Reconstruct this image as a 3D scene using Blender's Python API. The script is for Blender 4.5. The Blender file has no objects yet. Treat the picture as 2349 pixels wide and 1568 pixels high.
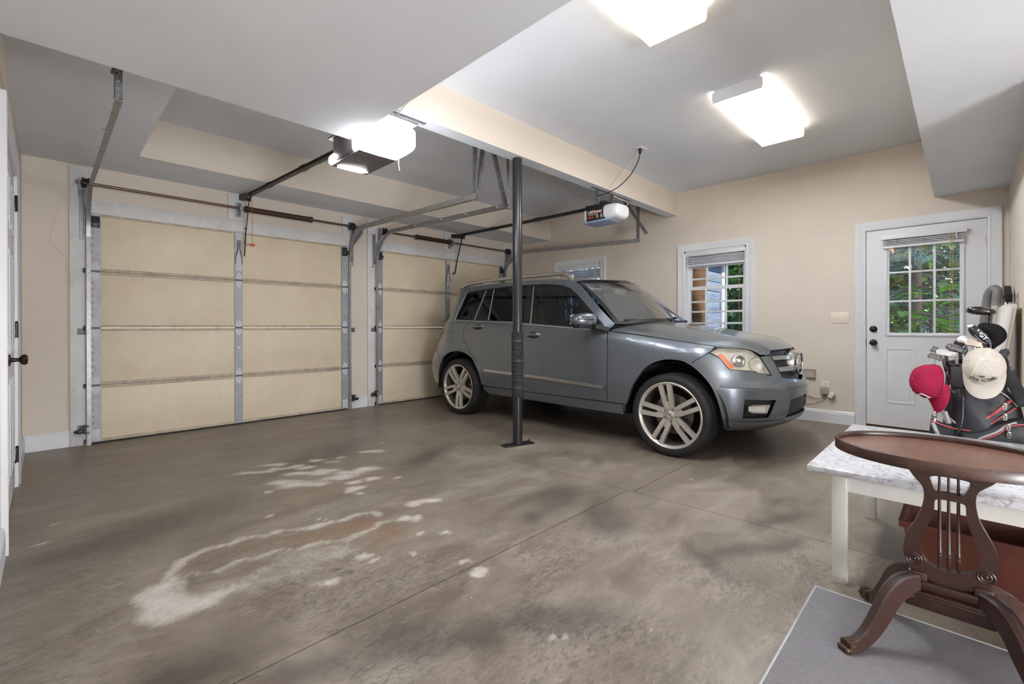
import bpy, bmesh, math, random
from math import sin, cos, pi, radians, hypot, atan2
from mathutils import Vector, Matrix
from mathutils.geometry import tessellate_polygon
random.seed(7)
SC = bpy.context.scene
COL = SC.collection

# ------------------------------------------------------------------ camera
F_PX, YAW, PITCH, ROLL, CAM_H = 1049.284, 0.77791, -0.001877, -0.001812, 1.09
fw = Vector((cos(YAW)*cos(PITCH), sin(YAW)*cos(PITCH), sin(PITCH)))
r0 = Vector((sin(YAW), -cos(YAW), 0.0))
u0 = r0.cross(fw)
rt = r0*cos(ROLL) + u0*sin(ROLL)
up = -r0*sin(ROLL) + u0*cos(ROLL)
cam = bpy.data.objects.new('camera', bpy.data.cameras.new('camera'))
COL.objects.link(cam)
cam.matrix_world = Matrix(((rt.x, up.x, -fw.x, 0), (rt.y, up.y, -fw.y, 0), (rt.z, up.z, -fw.z, CAM_H), (0, 0, 0, 1)))
cam.data.sensor_fit = 'HORIZONTAL'
cam.data.sensor_width = 36.0
cam.data.lens = 36.0*F_PX/2349.0
cam.data.shift_x = -1.13/2349.0
cam.data.shift_y = -33.5/2349.0
cam.data.clip_start = 0.02
SC.camera = cam

# ------------------------------------------------------------------ sky, sun, exposure
W = bpy.data.worlds.new('sky'); SC.world = W; W.use_nodes = True
_n = W.node_tree.nodes; _n.clear()
_sky = _n.new('ShaderNodeTexSky')
_sky.sky_type = 'NISHITA'; _sky.sun_disc = False
_sky.sun_elevation = radians(48); _sky.sun_rotation = radians(-90)
_bg = _n.new('ShaderNodeBackground'); _bg.inputs['Strength'].default_value = 0.24
_wo = _n.new('ShaderNodeOutputWorld')
W.node_tree.links.new(_sky.outputs[0], _bg.inputs[0]); W.node_tree.links.new(_bg.outputs[0], _wo.inputs[0])
sun = bpy.data.objects.new('sun', bpy.data.lights.new('sun', 'SUN')); COL.objects.link(sun)
sun.data.energy = 1.5; sun.data.angle = radians(1.0); sun.data.color = (1.0, .93, .8)
sun.rotation_euler = Vector((0.12, 0.85, -0.52)).to_track_quat('-Z', 'Y').to_euler()
LAMP_CEILING = 12.5        # radiance of the fluorescent diffusers
LAMP_OPENER = 12.0       # radiance of the lit opener lens
fill_light = bpy.data.objects.new('rear_fill_light', bpy.data.lights.new('rear_fill_light', 'AREA')); COL.objects.link(fill_light)
fill_light.data.shape = 'RECTANGLE'; fill_light.data.size = 1.5; fill_light.data.size_y = 1.9; fill_light.data.energy = 104.0; fill_light.data.color = (.93, .96, 1.0)
fill_light.location = (.62, -3.22, 1.15); fill_light.rotation_euler = (radians(110), 0, 0)     # added fill light behind the camera to even out the room; no doorway there
SC.view_settings.view_transform = 'Standard'
SC.view_settings.look = 'None'
SC.view_settings.gamma = 1.0
SC.view_settings.exposure = 1.84
try: SC.view_settings.use_curve_mapping = False
except Exception: pass
SC.cycles.max_bounces = 10
SC.cycles.diffuse_bounces = 6
SC.cycles.transparent_max_bounces = 16
SC.cycles.caustics_reflective = False
SC.cycles.caustics_refractive = False
SC.cycles.sample_clamp_indirect = 6.0

# ------------------------------------------------------------------ helpers
def lin(c):
    return c/12.92 if c <= .04045 else ((c+.055)/1.055)**2.4
def rgb(r, g, b):
    return (lin(r/255), lin(g/255), lin(b/255), 1.0)

class Nodes:
    def __init__(s, name):
        s.m = bpy.data.materials.new(name); s.m.use_nodes = True
        s.t = s.m.node_tree; s.n = s.t.nodes; s.n.clear()
        s.out = s.n.new('ShaderNodeOutputMaterial')
        s.p = s.n.new('ShaderNodeBsdfPrincipled')
        s.t.links.new(s.p.outputs[0], s.out.inputs[0])
    def new(s, t, **kw):
        x = s.n.new('ShaderNode'+t)
        for k, v in kw.items():
            if k in ('operation', 'blend_type', 'data_type', 'attribute_name', 'wave_type', 'bands_direction', 'feature', 'noise_dimensions', 'distance', 'attribute_type'): setattr(x, k, v)
        return x
    def link(s, a, b): s.t.links.new(a, b)
    def coord(s, kind='Object', scale=(1, 1, 1)):
        c = s.new('TexCoord'); m = s.new('Mapping')
        m.inputs['Scale'].default_value = scale
        s.link(c.outputs[kind], m.inputs[0]); return m.outputs[0]
    def noise(s, co, scale=5, detail=4, rough=.55, dist=0):
        x = s.new('TexNoise'); x.inputs['Scale'].default_value = scale; x.inputs['Detail'].default_value = detail
        x.inputs['Roughness'].default_value = rough; x.inputs['Distortion'].default_value = dist
        if co is not None: s.link(co, x.inputs['Vector'])
        return x.outputs['Fac']
    def ramp(s, f, stops):
        r = s.new('ValToRGB'); e = r.color_ramp.elements
        while len(e) < len(stops): e.new(.5)
        for q, (p, c) in zip(e, stops):
            q.position = p; q.color = c if len(c) == 4 else (*c, 1)
        s.link(f, r.inputs[0]); return r.outputs[0]
    def mix(s, f, a, b, mode='MIX'):
        x = s.new('MixRGB', blend_type=mode)
        for i, v in ((0, f), (1, a), (2, b)):
            if isinstance(v, (int, float)): x.inputs[i].default_value = v
            elif isinstance(v, tuple): x.inputs[i].default_value = v
            else: s.link(v, x.inputs[i])
        return x.outputs[0]
    def math(s, op, a, b=0.0, clamp=False):
        x = s.new('Math', operation=op); x.use_clamp = clamp
        for i, v in ((0, a), (1, b)):
            if isinstance(v, (int, float)): x.inputs[i].default_value = v
            else: s.link(v, x.inputs[i])
        return x.outputs[0]
    def bump(s, h, strength=.2, dist=.01):
        b = s.new('Bump'); b.inputs['Strength'].default_value = strength; b.inputs['Distance'].default_value = dist
        s.link(h, b.inputs['Height']); s.link(b.outputs[0], s.p.inputs['Normal'])
    def set(s, **kw):
        for k, v in kw.items():
            i = s.p.inputs[k.replace('_', ' ')]
            if hasattr(v, 'node'): s.link(v, i)
            else: i.default_value = v
        return s

def plain(name, col, rough=.5, metal=0.0, var=.06, scale=9, bump=0.0, bscale=120, coat=0.0, spec=.5):
    N = Nodes(name); co = N.coord()
    f = N.noise(co, scale, 5, .6)
    c2 = tuple(max(0, min(1, x*(1-var))) for x in col[:3])+(1,)
    c3 = tuple(max(0, min(1, x*(1+var))) for x in col[:3])+(1,)
    c = N.ramp(f, [(.3, c2), (.7, c3)])
    N.set(Base_Color=c, Roughness=rough, Metallic=metal, Coat_Weight=coat)
    N.p.inputs['Specular IOR Level'].default_value = spec
    if bump: N.bump(N.noise(co, bscale, 3, .6), bump, .002)
    return N.m

class G:
    """collects geometry in world coordinates; obj() links it as one mesh object"""
    def __init__(s): s.bm = bmesh.new()
    def faces(s, vs, fs):
        b = [s.bm.verts.new(v) for v in vs]
        for f in fs:
            try: s.bm.faces.new([b[i] for i in f])
            except ValueError: pass
        return s
    def box(s, x0, x1, y0, y1, z0, z1, bev=0.0, M=None):
        v = [Vector((x, y, z)) for x in (x0, x1) for y in (y0, y1) for z in (z0, z1)]
        if M is not None: v = [M @ p for p in v]
        b = [s.bm.verts.new(p) for p in v]
        fs = [s.bm.faces.new([b[i] for i in f]) for f in ((0, 1, 3, 2), (4, 6, 7, 5), (0, 4, 5, 1), (2, 3, 7, 6), (0, 2, 6, 4), (1, 5, 7, 3))]
        if bev:
            es = list({e for f in fs for e in f.edges})
            bmesh.ops.bevel(s.bm, geom=es, offset=bev, segments=2, profile=.5, affect='EDGES')
        return s
    def ring_loft(s, rings, close=True, cap=True):
        R = [[s.bm.verts.new(p) for p in r] for r in rings]
        n = len(R[0])
        for a, b in zip(R, R[1:]):
            for i in range(n if close else n-1):
                j = (i+1) % n
                try: s.bm.faces.new((a[i], a[j], b[j], b[i]))
                except ValueError: pass
        if cap and close:
            for r in (R[0], R[-1]):
                try: s.bm.faces.new(r)
                except ValueError: pass
        return s
    def tube(s, pts, r, n=10, closed=False, cap=True, sx=1.0, sy=1.0, ref=None):
        P = [Vector(p) for p in pts]; m = len(P); rings = []
        T = []
        for i in range(m):
            a = P[i-1] if (i > 0 or closed) else P[i]
            b = P[(i+1) % m] if (i < m-1 or closed) else P[i]
            d = (b-a); T.append(d.normalized() if d.length > 1e-9 else Vector((0, 0, 1)))
        u = Vector(ref) if ref else (Vector((0, 0, 1)) if abs(T[0].z) < .9 else Vector((1, 0, 0)))
        for i in range(m):
            u = (u - T[i]*u.dot(T[i])).normalized(); w = T[i].cross(u)
            rr = r[i] if isinstance(r, (list, tuple)) else r
            rings.append([P[i] + (u*cos(2*pi*k/n)*sx + w*sin(2*pi*k/n)*sy)*rr for k in range(n)])
        if closed:
            rings.append(rings[0])
            R = [[s.bm.verts.new(p) for p in q] for q in rings[:-1]]; R.append(R[0])
            for a, b in zip(R, R[1:]):
                for i in range(n):
                    j = (i+1) % n; s.bm.faces.new((a[i], a[j], b[j], b[i]))
            return s
        return s.ring_loft(rings, True, cap)
    def cyl(s, p, q, r, r2=None, n=16):
        return s.tube([p, q], [r, r if r2 is None else r2], n)
    def sweep(s, pts, sec, up=(0, 0, 1)):
        """rectangular or free section (list of (a,b) per point) swept along pts; a is sideways, b is along up"""
        P = [Vector(p) for p in pts]; rings = []
        for i, p in enumerate(P):
            t = (P[min(i+1, len(P)-1)]-P[max(i-1, 0)]).normalized()
            u = Vector(up); u = (u-t*u.dot(t)).normalized(); w = t.cross(u)
            sc = sec[i] if isinstance(sec[0][0], (list, tuple)) else sec
            rings.append([p+w*a+u*b for a, b in sc])
        return s.ring_loft(rings)
    def lathe(s, prof, o=(0, 0, 0), ax=(0, 0, 1), n=24, cap=True):
        o = Vector(o); a = Vector(ax).normalized()
        u = a.orthogonal().normalized(); w = a.cross(u)
        return s.ring_loft([[o+a*h+(u*cos(2*pi*k/n)+w*sin(2*pi*k/n))*max(r, 1e-5) for k in range(n)] for r, h in prof], True, cap)
    def ball(s, c, r, n=12, sc=(1, 1, 1), M=None):
        mt = Matrix.Translation(Vector(c)) @ (M or Matrix()) @ Matrix.Diagonal((r*sc[0], r*sc[1], r*sc[2], 1))
        bmesh.ops.create_uvsphere(s.bm, u_segments=n, v_segments=max(6, n*2//3), radius=1, matrix=mt); return s
    def plate(s, outer, holes=(), o=(0, 0, 0), ux=(1, 0, 0), uy=(0, 0, 1), uz=(0, 1, 0)):
        """2D outline with holes, extruded by uz (with its length)"""
        o, ux, uy, uz = Vector(o), Vector(ux), Vector(uy), Vector(uz)
        loops = [list(outer)]+[list(h) for h in holes]
        flat = [p for L in loops for p in L]
        tri = tessellate_polygon([[Vector((a, b, 0)) for a, b in L] for L in loops])
        A = [s.bm.verts.new(o+ux*a+uy*b) for a, b in flat]
        B = [s.bm.verts.new(o+ux*a+uy*b+uz) for a, b in flat]
        for t in tri:
            for V in (A, B):
                try: s.bm.faces.new([V[i] for i in t])
                except ValueError: pass
        k = 0
        for L in loops:
            m = len(L)
            for i in range(m):
                j = (i+1) % m
                try: s.bm.faces.new((A[k+i], A[k+j], B[k+j], B[k+i]))
                except ValueError: pass
            k += m
        return s
    def grid(s, fn, us, vs, thick=0.0):
        V = [[s.bm.verts.new(fn(u, v)) for v in vs] for u in us]
        for i in range(len(us)-1):
            for j in range(len(vs)-1):
                try: s.bm.faces.new((V[i][j], V[i+1][j], V[i+1][j+1], V[i][j+1]))
                except ValueError: pass
        return s
    def xform(s, M): s.bm.transform(M); return s
    def add(s, other, M=None):
        me = bpy.data.meshes.new('t'); other.bm.to_mesh(me)
        if M is not None: me.transform(M)
        s.bm.from_mesh(me); bpy.data.meshes.remove(me); return s

MW = {}
def rect(a0, a1, b0, b1): return [(a0, b0), (a1, b0), (a1, b1), (a0, b1)]
def tag(o, label=None, cat=None, group=None, kind=None):
    if label: o['label'] = label
    if cat: o['category'] = cat
    if group: o['group'] = group
    if kind: o['kind'] = kind
    return o
def obj(name, g, mat, parent=None, smooth=35, local=False, solid=0.0, label=None, cat=None, group=None, kind=None, recalc=True, weld=0.0):
    bm = g.bm
    if weld: bmesh.ops.remove_doubles(bm, verts=bm.verts, dist=weld)
    if recalc: bmesh.ops.recalc_face_normals(bm, faces=bm.faces)
    if solid:
        bmesh.ops.solidify(bm, geom=bm.faces[:], thickness=solid)
    if parent is not None and not local and parent.name in MW: bm.transform(MW[parent.name].inverted())
    for f in bm.faces: f.smooth = smooth > 0
    if smooth:
        a = radians(smooth)
        for e in bm.edges:
            if len(e.link_faces) == 2:
                try: e.smooth = e.calc_face_angle() < a
                except ValueError: pass
    me = bpy.data.meshes.new(name); bm.to_mesh(me); bm.free()
    o = bpy.data.objects.new(name, me); COL.objects.link(o)
    for m in (mat if isinstance(mat, (list, tuple)) else [mat]): me.materials.append(m)
    if parent is not None:
        o.parent = parent
        if parent.name in MW: MW[o.name] = MW[parent.name]
    return tag(o, label, cat, group, kind)
def thing(name, loc, label, cat, rotz=0.0, group=None, kind=None):
    o = bpy.data.objects.new(name, None); COL.objects.link(o)
    o.empty_display_size = .05
    o.location = loc; o.rotation_euler = (0, 0, rotz)
    MW[o.name] = Matrix.Translation(Vector(loc)) @ Matrix.Rotation(rotz, 4, 'Z')
    return tag(o, label, cat, group, kind)
def copy_part(src, parent, off=(0, 0, 0)):
    c = src.copy(); COL.objects.link(c); c.parent = parent; c.location = Vector(src.location)+Vector(off)
    MW[c.name] = MW.get(src.name, Matrix()); return c
def text_mesh(body, size, extrude=.0008, align='CENTER', shear=0.0, bold=0.0):
    c = bpy.data.curves.new('lettering', 'FONT'); c.body = body; c.size = size; c.extrude = extrude
    c.align_x = align; c.align_y = 'CENTER'; c.shear = shear; c.offset = bold; c.resolution_u = 3
    o = bpy.data.objects.new('lettering', c); COL.objects.link(o)
    dg = bpy.context.evaluated_depsgraph_get(); dg.update()
    me = bpy.data.meshes.new_from_object(o.evaluated_get(dg))
    bpy.data.objects.remove(o); bpy.data.curves.remove(c)
    g = G(); g.bm.from_mesh(me); bpy.data.meshes.remove(me); return g
def frame(o, x, y):
    x = Vector(x).normalized(); y = Vector(y); y = (y-x*y.dot(x)).normalized(); z = x.cross(y)
    o = Vector(o)
    return Matrix(((x.x, y.x, z.x, o.x), (x.y, y.y, z.y, o.y), (x.z, y.z, z.z, o.z), (0, 0, 0, 1)))
def lerp(x, P):
    if x <= P[0][0]: return P[0][1]
    for (a, b), (c, d) in zip(P, P[1:]):
        if x <= c: return b+(d-b)*(x-a)/(c-a)
    return P[-1][1]
def catmull(P, n):
    out = []; Q = [P[0]]+list(P)+[P[-1]]
    for i in range(1, len(Q)-2):
        p0, p1, p2, p3 = Q[i-1:i+3]
        for k in range(n):
            t = k/n
            out.append(tuple(.5*((2*b)+(-a+c)*t+(2*a-5*b+4*c-d)*t*t+(-a+3*b-3*c+d)*t**3) for a, b, c, d in zip(p0, p1, p2, p3)))
    out.append(tuple(P[-1])); return out

# ------------------------------------------------------------------ materials
M = {}
def paint(name, col, rough=.6, bump=.12):
    N = Nodes(name); co = N.coord()
    f = N.noise(co, 1.3, 4, .6); g = N.noise(co, 260, 3, .7)
    c = N.ramp(f, [(.3, tuple(x*.95 for x in col[:3])), (.7, tuple(min(1, x*1.03) for x in col[:3]))])
    N.set(Base_Color=c, Roughness=rough); N.bump(g, bump, .0012); return N.m
M['beige'] = paint('beige_wall_paint', rgb(213, 202, 189))
M['ceiling'] = paint('ceiling_paint', rgb(224, 228, 234), .85)
M['trim'] = paint('white_trim_paint', rgb(218, 219, 223), .38, .04)
M['oldwhite'] = plain('scuffed_white_paint', rgb(205, 205, 206), .5, var=.10, scale=5)
def dirty_white():
    N = Nodes('grimy_white_board'); co = N.coord()
    a = N.noise(co, 4, 6, .7); b = N.noise(co, 30, 4, .7)
    c = N.ramp(a, [(.35, rgb(202, 201, 200)), (.6, rgb(218, 218, 219))])
    c = N.mix(N.math('MULTIPLY', N.ramp(b, [(.58, (0, 0, 0)), (.75, (1, 1, 1))]), .18), c, rgb(140, 132, 124))
    N.set(Base_Color=c, Roughness=.55); return N.m
M['jamb'] = dirty_white()
def door_panel():
    N = Nodes('cream_door_panel'); co = N.coord()
    a = N.noise(co, 2.2, 5, .6); s = N.noise(N.coord(scale=(9, 9, 1.2)), 3, 5, .7)
    c = N.ramp(a, [(.3, rgb(212, 197, 172)), (.7, rgb(224, 210, 186))])
    c = N.mix(N.math('MULTIPLY', N.ramp(s, [(.62, (0, 0, 0)), (.8, (1, 1, 1))]), .25), c, rgb(150, 132, 110))
    v = N.new('TexVoronoi'); v.inputs['Scale'].default_value = 16; N.link(co, v.inputs['Vector'])
    c = N.mix(N.math('MULTIPLY', N.ramp(v.outputs['Distance'], [(.02, (1, 1, 1)), (.05, (0, 0, 0))]), .35), c, rgb(120, 96, 74))
    N.set(Base_Color=c, Roughness=.5); N.bump(N.noise(co, 180, 3, .6), .05, .001); return N.m
M['panel'] = door_panel()
M['rail'] = plain('grimy_cream_rail', rgb(182, 168, 150), .55, var=.25, scale=22)
def steel(name, col, rough, var=.18, scale=40, metal=.45):
    N = Nodes(name); co = N.coord()
    v = N.new('TexVoronoi'); v.inputs['Scale'].default_value = scale; N.link(co, v.inputs['Vector'])
    n = N.noise(co, 7, 5, .7)
    a = N.mix(.5, v.outputs['Color'], n); bw = N.new('RGBToBW'); N.link(a, bw.inputs[0])
    c = N.ramp(bw.outputs[0], [(.25, tuple(x*(1-var) for x in col[:3])), (.75, tuple(min(1, x*(1+var)) for x in col[:3]))])
    N.set(Base_Color=c, Roughness=rough, Metallic=metal); return N.m
M['galv'] = steel('galvanised_steel', rgb(158, 160, 166), .55, .12)
M['galvlight'] = steel('bright_hinge_steel', rgb(196, 197, 200), .6, .06, 40, .1)
M['strap'] = steel('dark_perforated_steel', rgb(112, 112, 114), .5)
M['trackmetal'] = steel('track_steel', rgb(150, 148, 146), .38)
M['rust'] = plain('brown_oiled_steel', rgb(74, 52, 40), .45, .35, .3, 25)
M['shaft'] = plain('brown_shaft_steel', rgb(112, 92, 80), .35, .6, .15, 30)
M['blacksteel'] = plain('black_painted_steel', rgb(38, 38, 40), .38, .2, .15, 14)
M['column'] = plain('dark_gloss_column_paint', rgb(46, 46, 48), .26, .35, .12, 10, .03, 60)
M['blackplastic'] = plain('black_plastic', rgb(26, 26, 28), .45)
M['rubber'] = plain('black_rubber', rgb(24, 24, 25), .75, bump=.1, bscale=90)
M['red'] = plain('red_plastic', rgb(196, 66, 52), .5)
M['cord'] = plain('black_cord', rgb(30, 28, 28), .5)
M['whitecord'] = plain('white_cord', rgb(215, 213, 208), .5)
M['ivory'] = plain('ivory_plastic', rgb(222, 211, 196), .35, var=.02)
M['greyplastic'] = plain('grey_plastic', rgb(165, 160, 150), .45)
M['bronze'] = plain('oil_rubbed_bronze', rgb(58, 42, 34), .35, .7, .25, 20)
M['blackhw'] = plain('black_door_hardware', rgb(36, 36, 38), .3, .5)
M['chrome'] = plain('chrome', rgb(215, 216, 218), .12, 1.0, .02)
M['satin'] = plain('satin_silver', rgb(190, 188, 184), .3, .9, .05)
M['oak'] = plain('oak_threshold', rgb(168, 124, 82), .5, var=.2, scale=12)
def emit(name, col, strength, base=(.8, .8, .8, 1)):
    N = Nodes(name); N.set(Base_Color=base, Roughness=.4, Emission_Color=col, Emission_Strength=strength); return N.m
def glassy(name, tint, fac=.06, rough=.0, fres=True):
    m = bpy.data.materials.new(name); m.use_nodes = True; t = m.node_tree; t.nodes.clear()
    o = t.nodes.new('ShaderNodeOutputMaterial'); mx = t.nodes.new('ShaderNodeMixShader')
    tr = t.nodes.new('ShaderNodeBsdfTransparent'); tr.inputs[0].default_value = tint
    gl = t.nodes.new('ShaderNodeBsdfGlossy'); gl.inputs['Roughness'].default_value = rough
    gl.inputs[0].default_value = (.95, .97, 1, 1)
    if fres:   # Schlick reflectance, the same from either side of the thin sheet
        ge = t.nodes.new('ShaderNodeNewGeometry'); dt = t.nodes.new('ShaderNodeVectorMath'); dt.operation = 'DOT_PRODUCT'
        t.links.new(ge.outputs['Incoming'], dt.inputs[0]); t.links.new(ge.outputs['Normal'], dt.inputs[1])
        prev = dt.outputs['Value']
        for op, v in (('ABSOLUTE', 0), ('SUBTRACT', 1), ('POWER', 5), ('MULTIPLY', 1-fac), ('ADD', fac)):
            n_ = t.nodes.new('ShaderNodeMath'); n_.operation = op; n_.use_clamp = True
            if op == 'SUBTRACT': n_.inputs[0].default_value = 1.0; t.links.new(prev, n_.inputs[1])
            else: t.links.new(prev, n_.inputs[0]); n_.inputs[1].default_value = v
            prev = n_.outputs[0]
        t.links.new(prev, mx.inputs[0])
    else: mx.inputs[0].default_value = fac
    t.links.new(tr.outputs[0], mx.inputs[1]); t.links.new(gl.outputs[0], mx.inputs[2]); t.links.new(mx.outputs[0], o.inputs[0])
    return m
M['pane'] = glassy('window_glass', (.96, .98, .98, 1), .04)
# ================================================================== ROOM
XL, XR, YB, YR, ZC = -.16, 6.18, 5.82, -.30, 2.95
import numpy as np
def floor_material():
    N = Nodes('stained_concrete'); co = N.coord()
    big = N.noise(co, .55, 5, .6, .4); mid = N.noise(co, 2.3, 6, .65, .6); fine = N.noise(co, 26, 5, .7)
    st = N.noise(N.coord(scale=(1.2, 3.5, 1)), 1.5, 5, .65, 1.2)
    c = N.ramp(big, [(.3, rgb(104, 94, 83)), (.5, rgb(121, 110, 97)), (.7, rgb(141, 130, 118))])
    c = N.mix(.5, c, N.ramp(mid, [(.25, rgb(84, 75, 66)), (.5, rgb(120, 109, 98)), (.75, rgb(156, 147, 135))]))
    c = N.mix(N.math('MULTIPLY', N.ramp(st, [(.5, (0, 0, 0)), (.72, (1, 1, 1))]), .45), c, rgb(158, 149, 138))
    c = N.mix(N.math('MULTIPLY', N.ramp(st, [(.28, (1, 1, 1)), (.45, (0, 0, 0))]), .45), c, rgb(76, 67, 59))
    # trowel flecks
    v = N.noise(N.coord(scale=(3.0, 6.5, 1)), 6.0, 8, .75, 1.4)
    at = N.new('Attribute', attribute_name='stain_tone'); sp = N.new('SeparateColor'); N.link(at.outputs['Color'], sp.inputs[0])
    pit = N.new('Attribute', attribute_name='pits')
    pm = N.math('MULTIPLY', pit.outputs['Fac'], N.ramp(N.noise(co, 1.7, 4, .6, .5), [(.40, (.1, .1, .1)), (.62, (1, 1, 1))]))
    fl = N.math('MULTIPLY', N.ramp(v, [(.50, (0, 0, 0)), (.58, (1, 1, 1))]), pm)
    c = N.mix(N.math('MULTIPLY', fl, .75), c, rgb(70, 65, 61))
    lf = N.math('MULTIPLY', N.ramp(v, [(.34, (1, 1, 1)), (.43, (0, 0, 0))]), pm)
    c = N.mix(N.math('MULTIPLY', lf, .5), c, rgb(178, 166, 152))
    n1 = N.noise(co, 11, 6, .75, .8); n2 = N.noise(co, 45, 4, .7)
    nn = N.math('ADD', N.math('MULTIPLY', n1, .7), N.math('MULTIPLY', n2, .3))
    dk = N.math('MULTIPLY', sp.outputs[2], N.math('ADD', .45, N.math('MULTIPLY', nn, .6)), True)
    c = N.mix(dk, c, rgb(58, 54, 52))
    ru = N.math('MULTIPLY', sp.outputs[1], N.math('ADD', .3, N.math('MULTIPLY', nn, .9)), True)
    c = N.mix(N.math('MULTIPLY', ru, .75), c, rgb(128, 92, 62))
    w = N.math('ADD', sp.outputs[0], N.math('MULTIPLY', N.math('SUBTRACT', nn, .5), 1.5))
    w = N.math('MULTIPLY', N.ramp(w, [(.15, (0, 0, 0)), (.55, (.55, .55, .55)), (.95, (1, 1, 1))]), N.math('MINIMUM', N.math('MULTIPLY', sp.outputs[0], 3.0), 1.0))
    c = N.mix(N.math('MULTIPLY', w, .82), c, rgb(212, 204, 197))
    spk = N.new('TexVoronoi'); spk.inputs['Scale'].default_value = 7; N.link(co, spk.inputs['Vector'])
    c = N.mix(N.math('MULTIPLY', N.ramp(spk.outputs['Distance'], [(.018, (1, 1, 1)), (.03, (0, 0, 0))]), .7), c, rgb(205, 198, 190))
    c = N.mix(N.math('MULTIPLY', N.math('SUBTRACT', fine, .5), .5, True), c, rgb(70, 62, 55))
    r = N.ramp(mid, [(.3, (.30, .30, .30)), (.7, (.52, .52, .52))])
    N.set(Base_Color=c, Roughness=r); N.p.inputs['Specular IOR Level'].default_value = .45
    N.bump(N.math('ADD', N.math('MULTIPLY', v, .6), fine), .10, .003); return N.m
M['concrete'] = floor_material()
M['joint'] = plain('joint_dirt', rgb(52, 46, 41), .9)

def seg_d(P, L, closed):
    d = np.full(len(P), 9.0); m = len(L)
    for i in range(m if closed else m-1):
        a = np.array(L[i]); b = np.array(L[(i+1) % m]); ab = b-a
        t = np.clip(((P-a) @ ab)/max(ab @ ab, 1e-9), 0, 1)
        d = np.minimum(d, np.hypot(*(P-(a+t[:, None]*ab)).T))
    return d
def inside(P, L):
    r = np.zeros(len(P), bool); x, y = P.T
    for i in range(len(L)):
        (x1, y1), (x2, y2) = L[i-1], L[i]
        c = ((y1 > y) != (y2 > y)) & (x < (x2-x1)*(y-y1)/((y2-y1) or 1e-9)+x1); r ^= c
    return r
def soft(P, L, w):
    d = seg_d(P, L, True); s = np.where(inside(P, L), d, -d); return np.clip(.5+s/w, 0, 1)
def line(P, L, w): return np.clip(1-seg_d(P, L, False)/w, 0, 1)
def dot(P, x, y, rx, ry=None, a=0):
    ry = ry or rx; dx, dy = P[:, 0]-x, P[:, 1]-y; u = dx*cos(a)+dy*sin(a); v = -dx*sin(a)+dy*cos(a)
    return np.clip(1.35-np.hypot(u/rx, v/ry), 0, 1)
BLOB = [(.24, 2.36), (.27, 2.42), (.32, 2.46), (.38, 2.44), (.4, 2.35), (.4, 2.24), (.45, 2.2), (.53, 2.18), (.55, 2.13), (.46, 2.1), (.4, 2.09), (.33, 2.07), (.26, 2.11), (.23, 2.2)]
TAILB = [(.45, 2.22), (.60, 2.24), (.74, 2.28), (.72, 2.20), (.58, 2.13), (.46, 2.09)]
RING1 = [(.37, 2.40), (.39, 2.52), (.44, 2.61), (.56, 2.64), (.71, 2.63), (.88, 2.59), (.99, 2.53), (1.1, 2.51), (1.25, 2.5), (1.33, 2.48), (1.34, 2.41)]
RING2 = [(.38, 2.46), (.41, 2.45), (.52, 2.38), (.65, 2.4), (.78, 2.37), (.91, 2.33), (1.06, 2.27), (1.16, 2.25), (1.27, 2.3), (1.41, 2.27), (1.46, 2.22)]
HAZE = [(.73, 2.35), (.9, 2.31), (1.08, 2.18), (1.04, 2.0), (.89, 2.08), (.72, 2.2)]
PATCH = [(1.31, 3.52, .12, .05), (1.44, 3.44, .12, .07), (1.16, 3.40, .11, .06), (1.22, 3.27, .14, .06), (1.30, 3.2, .10, .05), (1.48, 3.22, .13, .06), (1.60, 3.27, .12, .06), (1.72, 3.25, .10, .07), (1.1, 3.78, .16, .04), (1.25, 3.75, .10, .04), (1.39, 3.63, .08, .04), (1.26, 3.88, .10, .05), (1.99, 3.69, .11, .05), (1.53, 3.76, .07, .04), (1.36, 3.71, .08, .04), (1.62, 3.62, .06, .03), (1.7, 3.7, .05, .03), (1.50, 3.05, .06, .04), (1.63, 3.02, .06, .05), (1.45, 2.92, .07, .05)]
SPOT = [(1.57, 2.41, .07, .045), (1.67, 2.39, .08, .05), (1.42, 2.27, .05, .04), (1.47, 2.22, .05, .04), (1.48, 1.96, .035, .03), (1.38, 2.03, .02, .02), (1.24, 1.88, .025, .02), (1.36, 1.64, .045, .025), (1.35, 1.53, .055, .035), (1.26, 1.02, .045, .02), (1.02, 3.26, .03, .03), (.9, 2.86, .03, .03), (1.1, 2.59, .025, .02), (1.24, 1.88, .02, .02), (1.07, 1.95, .03, .02), (1.04, 2.02, .05, .03), (.82, 1.94, .06, .03), (1.40, 2.9, .05, .03), (1.43, 2.82, .04, .03), (1.78, 2.91, .04, .02), (3.19, 1.4, .03, .015), (3.12, 1.42, .02, .012), (2.2, 3.9, .03, .02), (2.6, 3.45, .02, .015), (.02, 3.6, .05, .012), (-.02, 3.3, .05, .012)]
DARK = [(2.27, 1.85, .26, .14, .5), (2.2, 1.44, .22, .12, .7), (1.95, 1.75, .1, .06, 0), (1.6, 3.9, .5, .2, .5), (2.2, 3.2, .3, .12, .5), (.2, 1.7, .3, .12, .3), (2.15, .85, .05, .15, -.6), (2.35, .78, .22, .05, -.5), (2.55, .64, .16, .05, -.4), (1.23, 1.16, .3, .07, -.5), (1.37, 1.02, .2, .08, -.5), (.97, 1.27, .28, .06, -.5), (.87, 1.42, .14, .05, -.3), (2.88, .74, .2, .04, -.4), (.5, 1.5, .2, .06, -.3), (.3, 3.1, .5, .2, .2)]
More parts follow.
